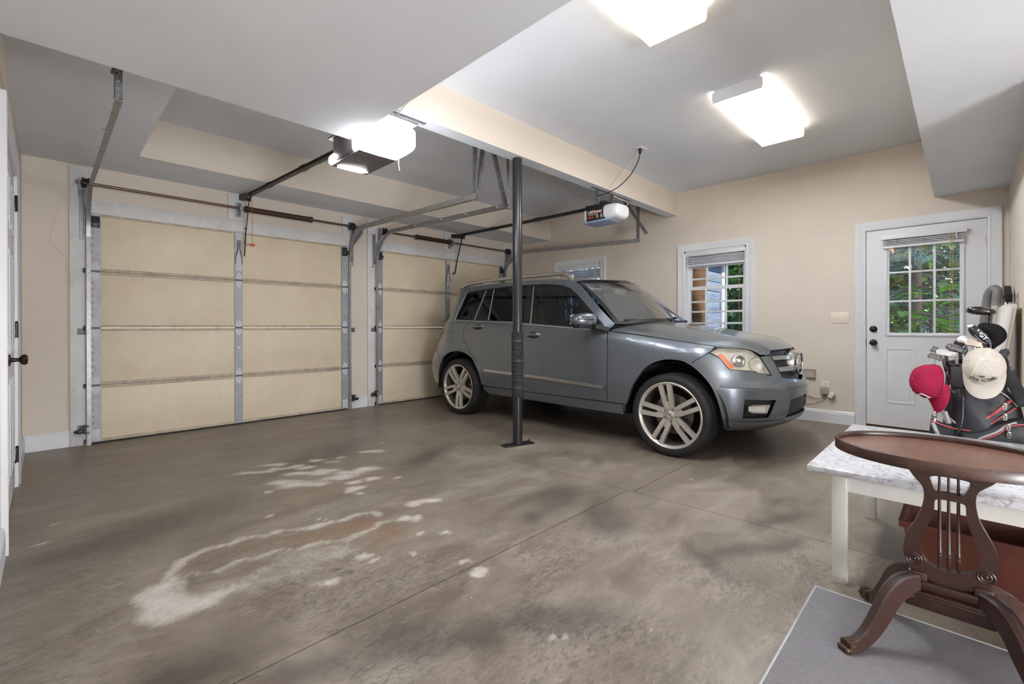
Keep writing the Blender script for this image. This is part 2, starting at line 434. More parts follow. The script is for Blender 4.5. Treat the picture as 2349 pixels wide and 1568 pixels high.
def stains_and_tone(P):
    P = P+.012*np.sin(P[:, ::-1]*37+P*11)
    w = .74*soft(P, BLOB, .07); w = np.maximum(w, .5*soft(P, TAILB, .12))
    w = np.maximum(w, .60*line(P, RING1, .05)); w = np.maximum(w, .52*line(P, RING2, .04)); w = np.maximum(w, .40*soft(P, HAZE, .2)); w = np.maximum(w, .30*soft(P, [(.45, 2.2), (.74, 2.28), (.98, 2.1), (.8, 1.98), (.5, 2.08)], .2))
    for x, y, a, b in PATCH: w = np.maximum(w, .74*dot(P, x, y, a*1.1, b*1.1, -.5))
    for x, y, a, b in SPOT: w = np.maximum(w, .75*dot(P, x, y, a, b, -.4))
    r = .7*soft(P, [(.86, 2.5), (1.04, 2.45), (1.23, 2.46), (1.33, 2.39), (1.28, 2.29), (1.13, 2.28), (.92, 2.36), (.82, 2.5)], .1)
    r = np.maximum(r, .8*soft(P, [(1.13, 2.18), (1.34, 2.24), (1.34, 2.13), (1.17, 2.07)], .09))
    r = np.maximum(r, .45*dot(P, .35, 1.55, .16, .05, -.5)); r = np.maximum(r, .4*dot(P, 1.55, 2.42, .16, .05, -.4)); r = np.maximum(r, .25*dot(P, 1.45, 3.05, .35, .2))
    r = np.maximum(r, .35*dot(P, .0, 5.0, .5, .4)); r = np.maximum(r, .22*dot(P, .62, 2.52, .25, .08))
    d = 0*r
    for x, y, a, b, g in DARK: d = np.maximum(d, .80*dot(P, x, y, a*1.35, b*1.35, g)**1.3)
    d = np.maximum(d, .35*dot(P, 4.55, 3.2, 1.0, 2.3))  # broad darker oval on the floor, spanning the car's footprint
    pit = np.clip(1.2-np.abs(P[:, 1]-(1.95-.62*P[:, 0]))/.55, 0, 1)*np.clip((3.3-P[:, 0])/.8, 0, 1)
    pit = np.maximum(pit, .9*np.clip((2.4-np.hypot(P[:, 0]-.2, P[:, 1]-1.2))/1.0, 0, 1))
    return w, r, d, pit
fl = obj('floor', G().box(XL-.15, XR+.2, -3.4, YB+.12, -.14, -.012), M['joint'], kind='structure')
def xj(y): return 2.62+(3.72-y)*.040
def slab(fx0, fx1, y0, y1):
    ny = int((y1-y0)/.028); nx = int((fx1(2)-fx0(2))/.028); g = G(); bm = g.bm; V = []
    for j in range(ny+1):
        y = y0+(y1-y0)*j/ny; a, b = fx0(y), fx1(y)
        V.append([bm.verts.new((a+(b-a)*i/nx, y, 0)) for i in range(nx+1)])
    for j in range(ny):
        for i in range(nx): bm.faces.new((V[j][i], V[j][i+1], V[j+1][i+1], V[j+1][i]))
    B = [V[0], [r[-1] for r in V], V[-1][::-1], [r[0] for r in V][::-1]]
    for L in B:
        Lo = [bm.verts.new(v.co+Vector((0, 0, -.02))) for v in L]
        for i in range(len(L)-1): bm.faces.new((L[i+1], L[i], Lo[i], Lo[i+1]))
    o = obj('slab', g, M['concrete'], fl)
    P = np.array([v.co[:2] for v in o.data.vertices]); w, r, d, p = stains_and_tone(P)
    at = o.data.color_attributes.new('stain_tone', 'FLOAT_COLOR', 'POINT')
    at.data.foreach_set('color', np.stack([w, r, d, w*0+1], 1).ravel().astype(np.float32))
    a2 = o.data.attributes.new('pits', 'FLOAT', 'POINT'); a2.data.foreach_set('value', p.astype(np.float32))
e = .0025
slab(lambda y: XL-.02, lambda y: xj(y)-e, 1.59+e, YB+.1); slab(lambda y: xj(y)+e, lambda y: XR+.1, 1.55+e, YB+.1)
slab(lambda y: XL-.02, lambda y: xj(y)-e, -3.3, 1.59-e); slab(lambda y: xj(y)+e, lambda y: XR+.1, -3.3, 1.55-e)

# walls
D1, D2 = (.27, 2.775), (3.205, 5.64)      # garage door openings in x
GH = 2.175
obj('wall_back', G().plate(rect(XL-.15, XR+.15, -.1, ZC+.1), [rect(D1[0], D1[1], -.05, GH), rect(D2[0], D2[1], -.05, GH)], o=(0, YB, 0), uz=(0, .16, 0)), M['beige'], kind='structure', smooth=0)
WIN = [(1.946, 2.747), (4.115, 4.960)]; WZ = (.66, 2.112)
DY = (-.178, .758); DZ = 2.118
obj('wall_right', G().plate(rect(-3.5, YB+.15, -.1, ZC+.1), [rect(DY[0], DY[1], -.05, DZ)]+[rect(a, b, *WZ) for a, b in WIN], o=(XR, 0, 0), ux=(0, 1, 0), uz=(.16, 0, 0)), M['beige'], kind='structure', smooth=0)
LD = (3.34, 4.62); LDZ = 2.13
obj('wall_left', G().plate(rect(-3.5, YB+.15, -.1, ZC+.1), [rect(LD[0], LD[1], -.05, LDZ)], o=(XL, 0, 0), ux=(0, 1, 0), uz=(-.14, 0, 0)), M['beige'], kind='structure', smooth=0)
obj('wall_left', G().box(XL-.5, XL-.45, LD[0]-.4, LD[1]+.4, 0, 2.4), M['beige'], kind='structure')
# rear wall with a jog (the part behind the camera stands further back)
obj('wall_rear', G().box(3.5, XR+.15, YR-.15, YR, -.1, ZC+.1), M['beige'], kind='structure')
obj('wall_rear', G().box(3.5, 3.65, -3.25, YR-.15, -.1, ZC+.1), M['beige'], kind='structure')
obj('wall_rear', G().box(XL-.15, 3.65, -3.4, -3.25, -.1, ZC+.1), M['beige'], kind='structure')
obj('ceiling', G().box(XL-.15, XR+.15, -3.45, YB+.15, ZC, ZC+.12), M['ceiling'], kind='structure')
# soffits: bottom is ceiling white, upright faces are wall beige
def soffit(name, x0, x1, y0, y1, z0, face):
    g = G(); g.box(x0, x1, y0, y1, z0, ZC)
    o = obj(name, g, [M['ceiling'], M[face]], kind='structure', smooth=0)
    for p in o.data.polygons: p.material_index = 0 if abs(p.normal.z) > .5 else 1
    return o
soffit('ceiling', XL, XR, 5.148, YB, 2.59, 'beige')                 # over the garage doors
soffit('ceiling', XL, .563, 2.90, 5.148, 2.585, 'beige')              # along the left wall
soffit('ceiling', XL-.1, 1.345, -3.3, 2.775, 2.28, 'ceiling')       # low one, nearest
soffit('ceiling', 1.345, XR, -3.3, .205, 2.366, 'beige')            # along the rear wall
soffit('beam', .563, XR, 2.855, 2.99, 2.634, 'beige')
# baseboards
def baseboard(name, p0, p1, nrm, h=.142, t=.016):
    a = Vector(p0); b = Vector(p1); n = Vector(nrm)
    pr = [(0, 0), (t, 0), (t, h*.80), (t*.75, h*.86), (t*.8, h*.92), (t*.35, h), (0, h)]
    g = G(); g.ring_loft([[q+n*u+Vector((0, 0, v)) for u, v in pr] for q in (a, b)])
    return obj(name, g, M['trim'], kind='structure', smooth=25)
baseboard('baseboard_back', (XL, YB, 0), (.135, YB, 0), (0, -1, 0)); baseboard('baseboard_back', (2.85, YB, 0), (3.065, YB, 0), (0, -1, 0))
baseboard('baseboard_back', (5.78, YB, 0), (XR, YB, 0), (0, -1, 0))
baseboard('baseboard_right', (XR, .842, 0), (XR, YB, 0), (-1, 0, 0)); baseboard('baseboard_right', (XR, YR, 0), (XR, -.265, 0), (-1, 0, 0))
baseboard('baseboard_left', (XL, 4.73, 0), (XL, YB, 0), (1, 0, 0)); baseboard('baseboard_left', (XL, -3.2, 0), (XL, 3.23, 0), (1, 0, 0))
baseboard('baseboard_rear', (3.66, YR, 0), (XR, YR, 0), (0, 1, 0))
# door jamb boards and header boards of the garage doors
def board(x0, x1, z0, z1, t=.03): return obj('trim_1', G().box(x0, x1, YB-t, YB+.01, z0, z1, .003), M['jamb'], kind='structure')
board(.137, .268, 0, 2.563); board(2.778, 2.842, 0, 2.55); board(2.712, 2.778, 2.285, 2.55); board(3.066, 3.202, 0, 2.55); board(5.643, 5.76, 0, 2.55)
board(.268, 2.778, 2.155, 2.285, .026); board(3.202, 5.643, 2.155, 2.285, .026)
board(1.40, 1.56, 2.285, 2.575, .03); board(4.36, 4.53, 2.285, 2.57, .03)

# casing profile swept round an opening
def casing(g, pts, nrm, w=.092, t=.022):
    """mitred picture-frame casing along an open polyline of inside corners; profile widens outward"""
    n = Vector(nrm); P = [Vector(p) for p in pts]
    pr = [(0, 0), (0, t*.55), (.012, t*.7), (.02, t*.55), (w*.55, t*.75), (w*.72, t), (w*.95, t*1.05), (w, t*.9), (w, 0)]
    rings = []
    for i, p in enumerate(P):
        d0 = (P[i]-P[i-1]).normalized() if i else (P[1]-P[0]).normalized()
        d1 = (P[i+1]-P[i]).normalized() if i < len(P)-1 else d0
        a = d0.cross(n); b = d1.cross(n); m = (a+b).normalized(); k = 1/max(.3, m.dot(a))
        rings.append([p+m*k*u+n*v for u, v in pr])
    g.ring_loft(rings); return g
# ================================================================== WINDOWS AND DOORS
def raised_panel(g, o, ux, uy, n, a0, a1, b0, b1, d=.012):
    """moulded raised panel on a door face"""
    o, ux, uy, n = Vector(o), Vector(ux), Vector(uy), Vector(n)
    def ring(i, h): return [o+ux*a+uy*b+n*h for a, b in ((a0+i, b0+i), (a1-i, b0+i), (a1-i, b1-i), (a0+i, b1-i))]
    g.ring_loft([ring(0, -.004), ring(0, .004), ring(.012, .007), ring(.022, -.003), ring(.03, -.003), ring(.052, .006), ring(.056, .006)], True, True)
def window(name, y0, y1, rails):
    w = thing(name, (XR, (y0+y1)/2, 0), None, None, kind='structure')
    z0, z1 = WZ
    g = G(); casing(g, [(XR, y0, z0-.05), (XR, y0, z1), (XR, y1, z1), (XR, y1, z0-.05)], (-1, 0, 0)); obj('casing', g, M['trim'], w, 20)
    g = G()
    for a, b, c, d in ((y0, y0+.02, z0, z1), (y1-.02, y1, z0, z1), (y0, y1, z1-.02, z1), (y0, y1, z0, z0+.02)): g.box(XR-.002, XR+.15, a, b, c, d)
    obj('jamb', g, M['trim'], w)
    obj('sill', G().box(XR-.05, XR+.05, y0-.1, y1+.1, z0-.03, z0, .004), M['trim'], w)
    ys = [y0+.065, (2*y0+y1)/3+.005, (y0+2*y1)/3-.005, y1-.065]
    for nm, za, zb, mid, x in (('sash', 1.588, z1-.02, rails[0], XR+.085), ('sash', z0+.02, 1.628, rails[1], XR+.05)):
        g = G(); s = .045
        g.plate(rect(y0+.02, y1-.02, za, zb), [rect(ys[0], ys[3], za+.036, zb-s)], o=(x, 0, 0), ux=(0, 1, 0), uz=(.034, 0, 0))
        sash = obj(nm, g, M['trim'], w, 20)
        zs = [za+.036]+mid+[zb-s]
        for k, y in enumerate(ys[1:3]): obj('muntin', G().box(x+.002, x+.030, y-.012, y+.012, zs[0], zs[-1], .003), M['trim'], sash)
        for z in mid: obj('muntin', G().box(x+.003, x+.029, ys[0], ys[3], z-.012, z+.012, .003), M['trim'], sash)
        for a, b in zip(ys, ys[1:]):
            for c, d in zip(zs, zs[1:]): obj('pane', G().box(x+.016, x+.0195, a, b, c, d), M['pane'], sash)
    return w
window('window_2', *WIN[0], ([1.735, 1.90], [.83, .98, 1.13, 1.285, 1.42]))
window('window_1', *WIN[1], ([1.735, 1.90], [.83, .98, 1.13, 1.285, 1.42]))

def blind(name, x, y0, y1, ztop, zval, stack_top, stack_bot, label, n, wand_y, wand_bot, cords=(), cord_bot=1.0, tall=False):
    w = thing(name, (x, (y0+y1)/2, stack_bot), label, 'blind', group='raised white window blinds')
    obj('valance', G().box(x-.055, x-.035, y0, y1, zval, ztop, .004), M['trim'], w)
    obj('head_rail', G().box(x-.034, x, y0+.012, y1-.012, zval+.012, ztop-.004), M['trim'], w)
    h = (stack_top-stack_bot-.022)/n
    s0 = None
    for k in range(n):
        z = stack_bot+.022+h*k
        g = G(); pr = [(-.025, 0), (0, h*.55), (.025, 0), (.025, h*.28), (0, h*.82), (-.025, h*.28)]
        if s0 is None:
            g.ring_loft([[Vector((x-.02+a, y, z+b)) for a, b in pr] for y in (y0+.02, y1-.02)]); s0 = obj('slat', g, M['trim'], w, 50)
        else: copy_part(s0, w, (0, 0, h*k))
    obj('bottom_rail', G().box(x-.045, x+.005, y0+.02, y1-.02, stack_bot, stack_bot+.02, .004), M['trim'], w)
    for y in (y0+.12, (y0+y1)/2, y1-.12): obj('ladder_tape', G().tube([(x-.047, y, zval+.02), (x-.049, y+.004, (zval+stack_bot)/2), (x-.047, y, stack_bot)], .0022, 6), M['whitecord'], w)
    obj('tilt_wand', G().tube([(x-.06, wand_y, zval+.01), (x-.062, wand_y, wand_bot)], .0045, 8), M['trim'], w)
    for i, y in enumerate(cords): obj('pull_cord', G().tube([(x-.058, y, zval+.01), (x-.056, y+.003, (zval+cord_bot)/2), (x-.058, y, cord_bot)], .0018, 6), M['blindcord'], w)
    return w
M['blindcord'] = plain('tan_blind_cord', rgb(206, 170, 110), .6)
blind('window_blind', XR+.058, 1.952, 2.74, 2.108, 2.045, 2.035, 1.905, 'white slatted blind pulled up in the window with the wooden wall outside', 6, 2.70, 1.42, (2.03,), .75)
blind('window_blind', XR+.058, 4.122, 4.952, 2.108, 2.03, 2.03, 1.865, 'white slatted blind pulled up in the window behind the vehicle roof', 8, 4.88, 1.5, (4.24,), 1.2)

# ---- man door to the garden
d1 = thing('door_1', (XR, .29, 0), None, None, kind='structure')
g = G(); casing(g, [(XR, DY[0]+.012, 0), (XR, DY[0]+.012, DZ-.012), (XR, DY[1]-.012, DZ-.012), (XR, DY[1]-.012, 0)], (-1, 0, 0), w=.092, t=.024); obj('casing', g, M['trim'], d1, 20)
g = G()
for a, b, c, d in ((DY[0], DY[0]+.014, 0, DZ), (DY[1]-.014, DY[1], 0, DZ), (DY[0], DY[1], DZ-.014, DZ)): g.box(XR-.001, XR+.15, a, b, c, d)
obj('jamb', g, M['trim'], d1)
gy0, gy1, gz0, gz1 = -.010, .585, .985, 1.985
y0, y1, z0, z1 = -.161, .741, .036, 2.1
xs = XR+.004
g = G(); g.plate(rect(y0, y1, z0, z1), [rect(gy0+.03, gy1-.03, gz0+.03, gz1-.03)], o=(xs, 0, 0), ux=(0, 1, 0), uz=(.044, 0, 0))
leaf = obj('door_leaf', g, M['trim'], d1, 0)
g = G(); pr = [(0, 0), (0, .012), (.012, .016), (.022, .008), (.034, .004), (.034, -.02)]
def rr(i, h): return [Vector((xs-h, a, b)) for a, b in ((gy0+i, gz0+i), (gy1-i, gz0+i), (gy1-i, gz1-i), (gy0+i, gz1-i))]
g.ring_loft([rr(i, h) for i, h in pr], True, False); obj('glazing_frame', g, M['trim'], leaf, 30)
ys = [gy0+.034, .203, .388, gy1-.034]; zs = [gz0+.034, 1.343, 1.642, gz1-.034]
for y in ys[1:3]: obj('muntin', G().box(xs-.004, xs+.012, y-.0095, y+.0095, zs[0], zs[-1], .003), M['trim'], leaf)
for z in zs[1:3]: obj('muntin', G().box(xs-.003, xs+.011, ys[0], ys[-1], z-.0095, z+.0095, .003), M['trim'], leaf)
for a, b in zip(ys, ys[1:]):
    for c, d in zip(zs, zs[1:]): obj('pane', G().box(xs+.014, xs+.018, a, b, c, d), M['pane'], leaf)
for a, b in ((-.03, .215), (.345, .585)):
    g = G(); raised_panel(g, (xs, 0, 0), (0, 1, 0), (0, 0, 1), (-1, 0, 0), a, b, .285, .86); obj('raised_panel', g, M['trim'], leaf, 30)
obj('door_sweep', G().box(xs-.002, xs+.044, y0, y1, .022, .04), M['blackplastic'], leaf)
def knob(y, z, dead):
    g = G()
    g.lathe([(.001, 0), (.033, 0), (.034, .006), (.028, .011), (.012, .014)] + ([(.012, .02), (.02, .022), (.021, .03), (.001, .032)] if dead else [(.012, .036), (.022, .040), (.029, .048), (.030, .058), (.026, .066), (.012, .070), (.001, .070)]), (xs, y, z), (-1, 0, 0), 20)
    if dead: g.box(xs-.045, xs-.03, y-.018, y+.018, z-.006, z+.006, .003)
    return g
obj('deadbolt', knob(.682, 1.057, True), M['blackhw'], leaf); obj('door_knob', knob(.682, .913, False), M['blackhw'], leaf)
g = G(); g.cyl((XR-.008, -.166, 1.845), (XR-.008, -.166, 1.945), .007); g.box(XR-.006, XR+.002, -.19, -.15, 1.85, 1.94); obj('hinge', g, M['satin'], d1)
g = G(); g.box(XR-.008, XR, .742, .756, .88, .95, .001); obj('strike_plate', g, M['blackhw'], d1)
g = G(); g.box(XR-.06, XR+.15, DY[0]-.005, DY[1]+.005, .0, .022, .004); obj('threshold', g, M['oak'], d1)
blind('door_blind', XR+.002, -.028, .618, 2.035, 1.985, 1.985, 1.895, 'white slatted blind pulled up over the glazed garden door', 4, .045, 1.93, (.068, .085), 1.0)

# ---- white double door in the left wall
d2 = thing('door_2', (XL, 3.98, 0), None, None, kind='structure')
g = G(); casing(g, [(XL, LD[1]-.01, 0), (XL, LD[1]-.01, LDZ-.01), (XL, LD[0]+.01, LDZ-.01), (XL, LD[0]+.01, 0)], (1, 0, 0), w=.1, t=.024); obj('casing', g, M['trim'], d2, 20)
g = G()
for a, b, c, d in ((LD[0], LD[0]+.016, 0, LDZ), (LD[1]-.016, LD[1], 0, LDZ), (LD[0], LD[1], LDZ-.016, LDZ)): g.box(XL-.139, XL+.001, a, b, c, d)
obj('jamb', g, M['trim'], d2)
ym = (LD[0]+LD[1])/2
for ya, yb, kn in ((LD[0]+.019, ym-.002, True), (ym+.002, LD[1]-.019, False)):
    lf = obj('door_leaf', G().box(XL-.044, XL-.002, ya, yb, .012, LDZ-.02, .002), M['trim'], d2)
    w2 = (yb-ya)/2
    for c0, c1 in ((ya+.09, ya+w2-.035), (ya+w2+.035, yb-.09)):
        for a, b in ((.2, .78), (.93, 1.56), (1.68, 1.99)):
            g = G(); raised_panel(g, (XL-.003, 0, 0), (0, 1, 0), (0, 0, 1), (1, 0, 0), c0, c1, a, b); obj('raised_panel', g, M['trim'], lf, 30)
    yh = ya-.006 if kn else yb+.006
    for z in (.22, 1.07, 1.93):
        g = G(); g.cyl((XL+.009, yh, z-.05), (XL+.009, yh, z+.05), .008, n=10); g.ball((XL+.009, yh, z+.055), .008, 8); g.box(XL-.004, XL+.006, yh-.032, yh+.032, z-.05, z+.05, .001)
        obj('hinge', g, M['blackhw'], d2, 35)
    if kn:
        g = G(); g.lathe([(.001, 0), (.036, 0), (.034, .006), (.014, .012), (.011, .03), (.012, .042), (.024, .048), (.031, .058), (.032, .066), (.025, .076), (.001, .080)], (XL-.002, yb-.03, .90), (1, 0, 0), 20)
        obj('door_knob', g, M['bronze'], lf, 40)
g = G(); g.box(XL+.012, XL+.022, 4.735, 4.80, .12, .33, .002); obj('trim_2', g, M['bronze'], kind='structure')

# ---- wall plates
sw = thing('light_switch_plate', (XR, .976, 1.181), 'cream wall plate with three light switches left of the garden door', 'light switch')
obj('cover_plate', G().box(XR-.007, XR, .892, 1.06, 1.120, 1.242, .003), M['ivory'], sw)
for k in range(3):
    y = .976+(k-1)*.046
    g = G(); g.box(XR-.0085, XR-.006, y-.006, y+.006, 1.168, 1.194); g.box(XR-.02, XR-.006, y-.0042, y+.0042, 1.178, 1.190, .0015, Matrix.Translation((XR, y, 1.18)) @ Matrix.Rotation(-.5, 4, 'Y') @ Matrix.Translation((-XR, -y, -1.18)))
    obj('toggle', g, M['ivory'], sw)
    for z in (1.15, 1.212): obj('screw', G().cyl((XR-.008, y, z), (XR-.006, y, z), .003, n=8), M['ivory'], sw)
ol = thing('wall_outlet', (XR, 1.113, .405), 'ivory wall outlet low on the wall beside the front bumper', 'outlet')
obj('cover_plate', G().box(XR-.006, XR, 1.076, 1.150, .345, .468, .002), M['ivory'], ol)
for z in (.435, .38):
    g = G(); g.box(XR-.0075, XR-.005, 1.097, 1.129, z-.016, z+.016, .003); s = obj('receptacle', g, M['ivory'], ol)
    g = G()
    for dy in (-.007, .007): g.box(XR-.0082, XR-.007, 1.113+dy-.0015, 1.113+dy+.0015, z, z+.009)
    g.cyl((XR-.0082, 1.113, z-.007), (XR-.007, 1.113, z-.007), .003, n=8); obj('slot', g, M['blackplastic'], s)
pa = thing('plug_adapter', (XR-.03, 1.118, .36), 'grey pass-through plug plugged into the lower half of the wall outlet', 'adapter')
obj('body', G().box(XR-.045, XR-.008, 1.078, 1.156, .318, .405, .012), M['greyplastic'], pa)
g = G()
for dy in (-.008, .008): g.box(XR-.0462, XR-.045, 1.113+dy-.0015, 1.113+dy+.0015, .372, .383)
g.cyl((XR-.0462, 1.113, .362), (XR-.045, 1.113, .362), .0035, n=8); obj('slot', g, M['blackplastic'], pa)
g = G(); g.tube(catmull([(XR-.03, 1.12, .318), (XR-.03, 1.13, .28), (XR-.02, 1.17, .26), (XR-.018, 1.26, .28), (XR-.018, 1.40, .34)], 8), .003, 6); obj('cord', g, M['cord'], pa)
g = G(); g.tube(catmull([(XR-.03, 1.11, .318), (XR-.03, 1.11, .27), (XR-.02, 1.16, .23), (XR-.018, 1.25, .19), (XR-.018, 1.45, .17)], 8), .003, 6); obj('cord', g, M['cord'], pa)
pc = thing('plug_charger', (XR-.03, 1.05, .33), 'small white charger leaning off the side of the grey plug', 'charger')
g = G(); g.box(-.026, .026, -.024, .024, -.032, .032, .008); g.xform(Matrix.Translation((XR-.032, 1.052, .315)) @ Matrix.Rotation(.45, 4, 'X')); obj('body', g, M['ivory'], pc)
obj('prong', G().tube([(XR-.03, 1.072, .338), (XR-.03, 1.085, .345)], .007, 8), M['greyplastic'], pc); obj('prong', G().tube([(XR-.03, 1.03, .30), (XR-.03, 1.004, .296)], .004, 8), M['greyplastic'], pc)
bx = thing('wall_box', (XR, 1.33, .545), 'beige framed metal wall box behind the front bumper', 'wall box')
obj('cover', G().box(XR-.03, XR, 1.202, 1.46, .497, .594, .006), plain('beige_box', rgb(180, 170, 158), .5), bx)
g = G(); g.plate(rect(1.202, 1.46, .497, .594), [rect(1.217, 1.445, .510, .581)], o=(XR-.036, 0, 0), ux=(0, 1, 0), uz=(.008, 0, 0)); obj('rim', g, plain('box_rim', rgb(170, 158, 146), .5), bx, 0)
ro = thing('wall_outlet', (5.17, YR, 1.29), 'small grey outlet plate above the leaning white board', 'outlet')
g = G(); g.box(5.13, 5.21, YR, YR+.007, 1.22, 1.34, .002); obj('cover_plate', g, M['greyplastic'], ro)
g = G(); g.box(5.15, 5.19, YR+.006, YR+.009, 1.29, 1.325, .002); g.box(5.15, 5.19, YR+.006, YR+.009, 1.235, 1.27, .002); obj('receptacle', g, M['strap'], ro)

# ================================================================== GARAGE DOORS
JZ = [.012, .546, 1.083, 1.615, 2.162]
def hinge_geo(x, z, y):
    g = G()
    for s in (1, -1):
        o = z+s*.012
        g.plate([(x-.032, o), (x+.032, o), (x+.032, o+s*.03), (x+.012, o+s*.068), (x, o+s*.078), (x-.012, o+s*.068), (x-.032, o+s*.03)], [], o=(0, y, 0), uz=(0, -.003, 0))
        for a, b in ((0, .024), (0, .062)): g.cyl((x+a, y-.006, o+s*b), (x+a, y-.002, o+s*b), .006, n=8)
    return g
def garage_door(xa, xb, label, xmid, center=True):
    d = thing('garage_door', ((xa+xb)/2, YB, 0), label, 'garage door', group='roll-up sectional garage doors')
    y = YB-.012
    a, b = xa+.004, xb-.004
    for z0, z1 in zip(JZ, JZ[1:]):
        s = obj('section', G().box(a, b, y, y+.045, z0+.001, z1-.001, .002), M['panel'], d)
        g = G(); g.box(a, b, y-.012, y+.002, z0+.001, z0+.028, .003); obj('edge_rail', g, M['rail'], s)
        g = G(); g.box(a, b, y-.012, y+.002, z1-.026, z1-.001, .003); obj('edge_rail', g, M['rail'], s)
    obj('bottom_seal', G().box(a, b, y-.01, y+.045, -.003, .0125, .002), M['rubber'], d)
    w = .076
    stiles = [(a+.036, True), (b-.036, True)] + [(xmid, False)]
    hinge = None
    for xs_, end in stiles:
        for k, (z0, z1) in enumerate(zip(JZ, JZ[1:])):
            h = [rect(xs_-w/2, xs_+w/2, z0+.002, z1-.002)]
            holes = []
            if end:
                sd = -1 if xs_ < xmid else 1
                for q in range(6): 
                    zc = z0+.115+q*.062
                    holes.append(rect(xs_+sd*.022-.012, xs_+sd*.022+.012, zc-.008, zc+.008))
            g = G(); g.plate(h[0], holes, o=(0, y-.018, 0), uz=(0, .003, 0))
            for e_ in (-1, 1): g.box(xs_+e_*w/2-.0015, xs_+e_*w/2+.0015, y-.016, y+.001, z0+.002, z1-.002)
            obj('stile', g, M['galv'], d, 20)
        for z in JZ[1:-1]:
            if hinge is None: hinge = obj('hinge', hinge_geo(xs_, z, y-.018), M['galvlight'], d); hx = xs_; hz = z
            else: copy_part(hinge, d, (xs_-hx, 0, z-hz))
            g = G(); g.cyl((xs_-.036, y-.022, z), (xs_+.036, y-.022, z), .008, n=10)
            for e_ in (-1, 1): g.box(xs_+e_*.034-.002, xs_+e_*.034+.002, y-.03, y-.012, z-.014, z+.014)
            obj('hinge_barrel', g, M['strap'], d)
        if end:
            sd = -1 if xs_ < xmid else 1
            for z in JZ[1:-1]+[.03]:
                g = G(); g.cyl((xs_+sd*.02, y-.022, z), (xs_+sd*.085, y-.022, z), .005, n=8); g.lathe([(.006, 0), (.022, 0), (.022, .012), (.006, .012)], (xs_+sd*.07, y-.022, z), (sd, 0, 0), 12); obj('roller', g, M['blacksteel'], d)
            g = G(); g.box(xs_-.032, xs_+.032, y-.024, y-.018, .03, .135, .001)
            for q in range(3): g.cyl((xs_, y-.03, .05+q*.03), (xs_, y-.022, .05+q*.03), .006, n=8)
            g.cyl((xs_-.04, y-.03, .03), (xs_+.045, y-.03, .03), .006, n=8); obj('bottom_bracket', g, M['galvlight'], d)
            z = 2.04; g = G(); g.box(xs_-.034, xs_+.034, y-.022, y-.018, z-.02, z+.09, .001); g.box(xs_-.034, xs_+.034, y-.06, y-.02, z-.005, z+.045, .003); g.cyl((xs_-.04, y-.05, z), (xs_+.04+.045*sd, y-.05, z), .006, n=8); obj('top_bracket', g, M['blacksteel'], d)
    # operator reinforcement bracket on the middle stile
    g = G(); xm = xmid
    g.plate([(xm-.03, 2.145), (xm+.03, 2.145), (xm+.03, 2.09), (xm+.01, 2.045), (xm+.008, 1.96), (xm+.032, 1.85), (xm+.032, 1.72), (xm-.032, 1.72), (xm-.032, 1.85), (xm-.008, 1.96), (xm-.01, 2.045), (xm-.03, 2.09)], [], o=(0, y-.019, 0), uz=(0, -.004, 0))
    obj('operator_bracket', g, M['galvlight'], d)
    g = G(); g.tube([(xm-.008, y-.03, 2.06), (xm-.009, y-.03, 1.96), (xm-.032, y-.026, 1.86), (xm-.032, y-.026, 1.80)], .004, 6); g.tube([(xm+.008, y-.03, 2.06), (xm+.009, y-.03, 1.96), (xm+.032, y-.026, 1.86), (xm+.032, y-.026, 1.80)], .004, 6); obj('operator_strut', g, M['blacksteel'], d)
    obj('lock_button', G().cyl((xm, y-.024, .86), (xm, y-.018, .86), .014), M['ivory'], d)
    return d
garage_door(*D1, 'cream sectional garage door fully in view on the left, closed', 1.502)
garage_door(*D2, 'cream sectional garage door half hidden behind the parked vehicle', 4.43)

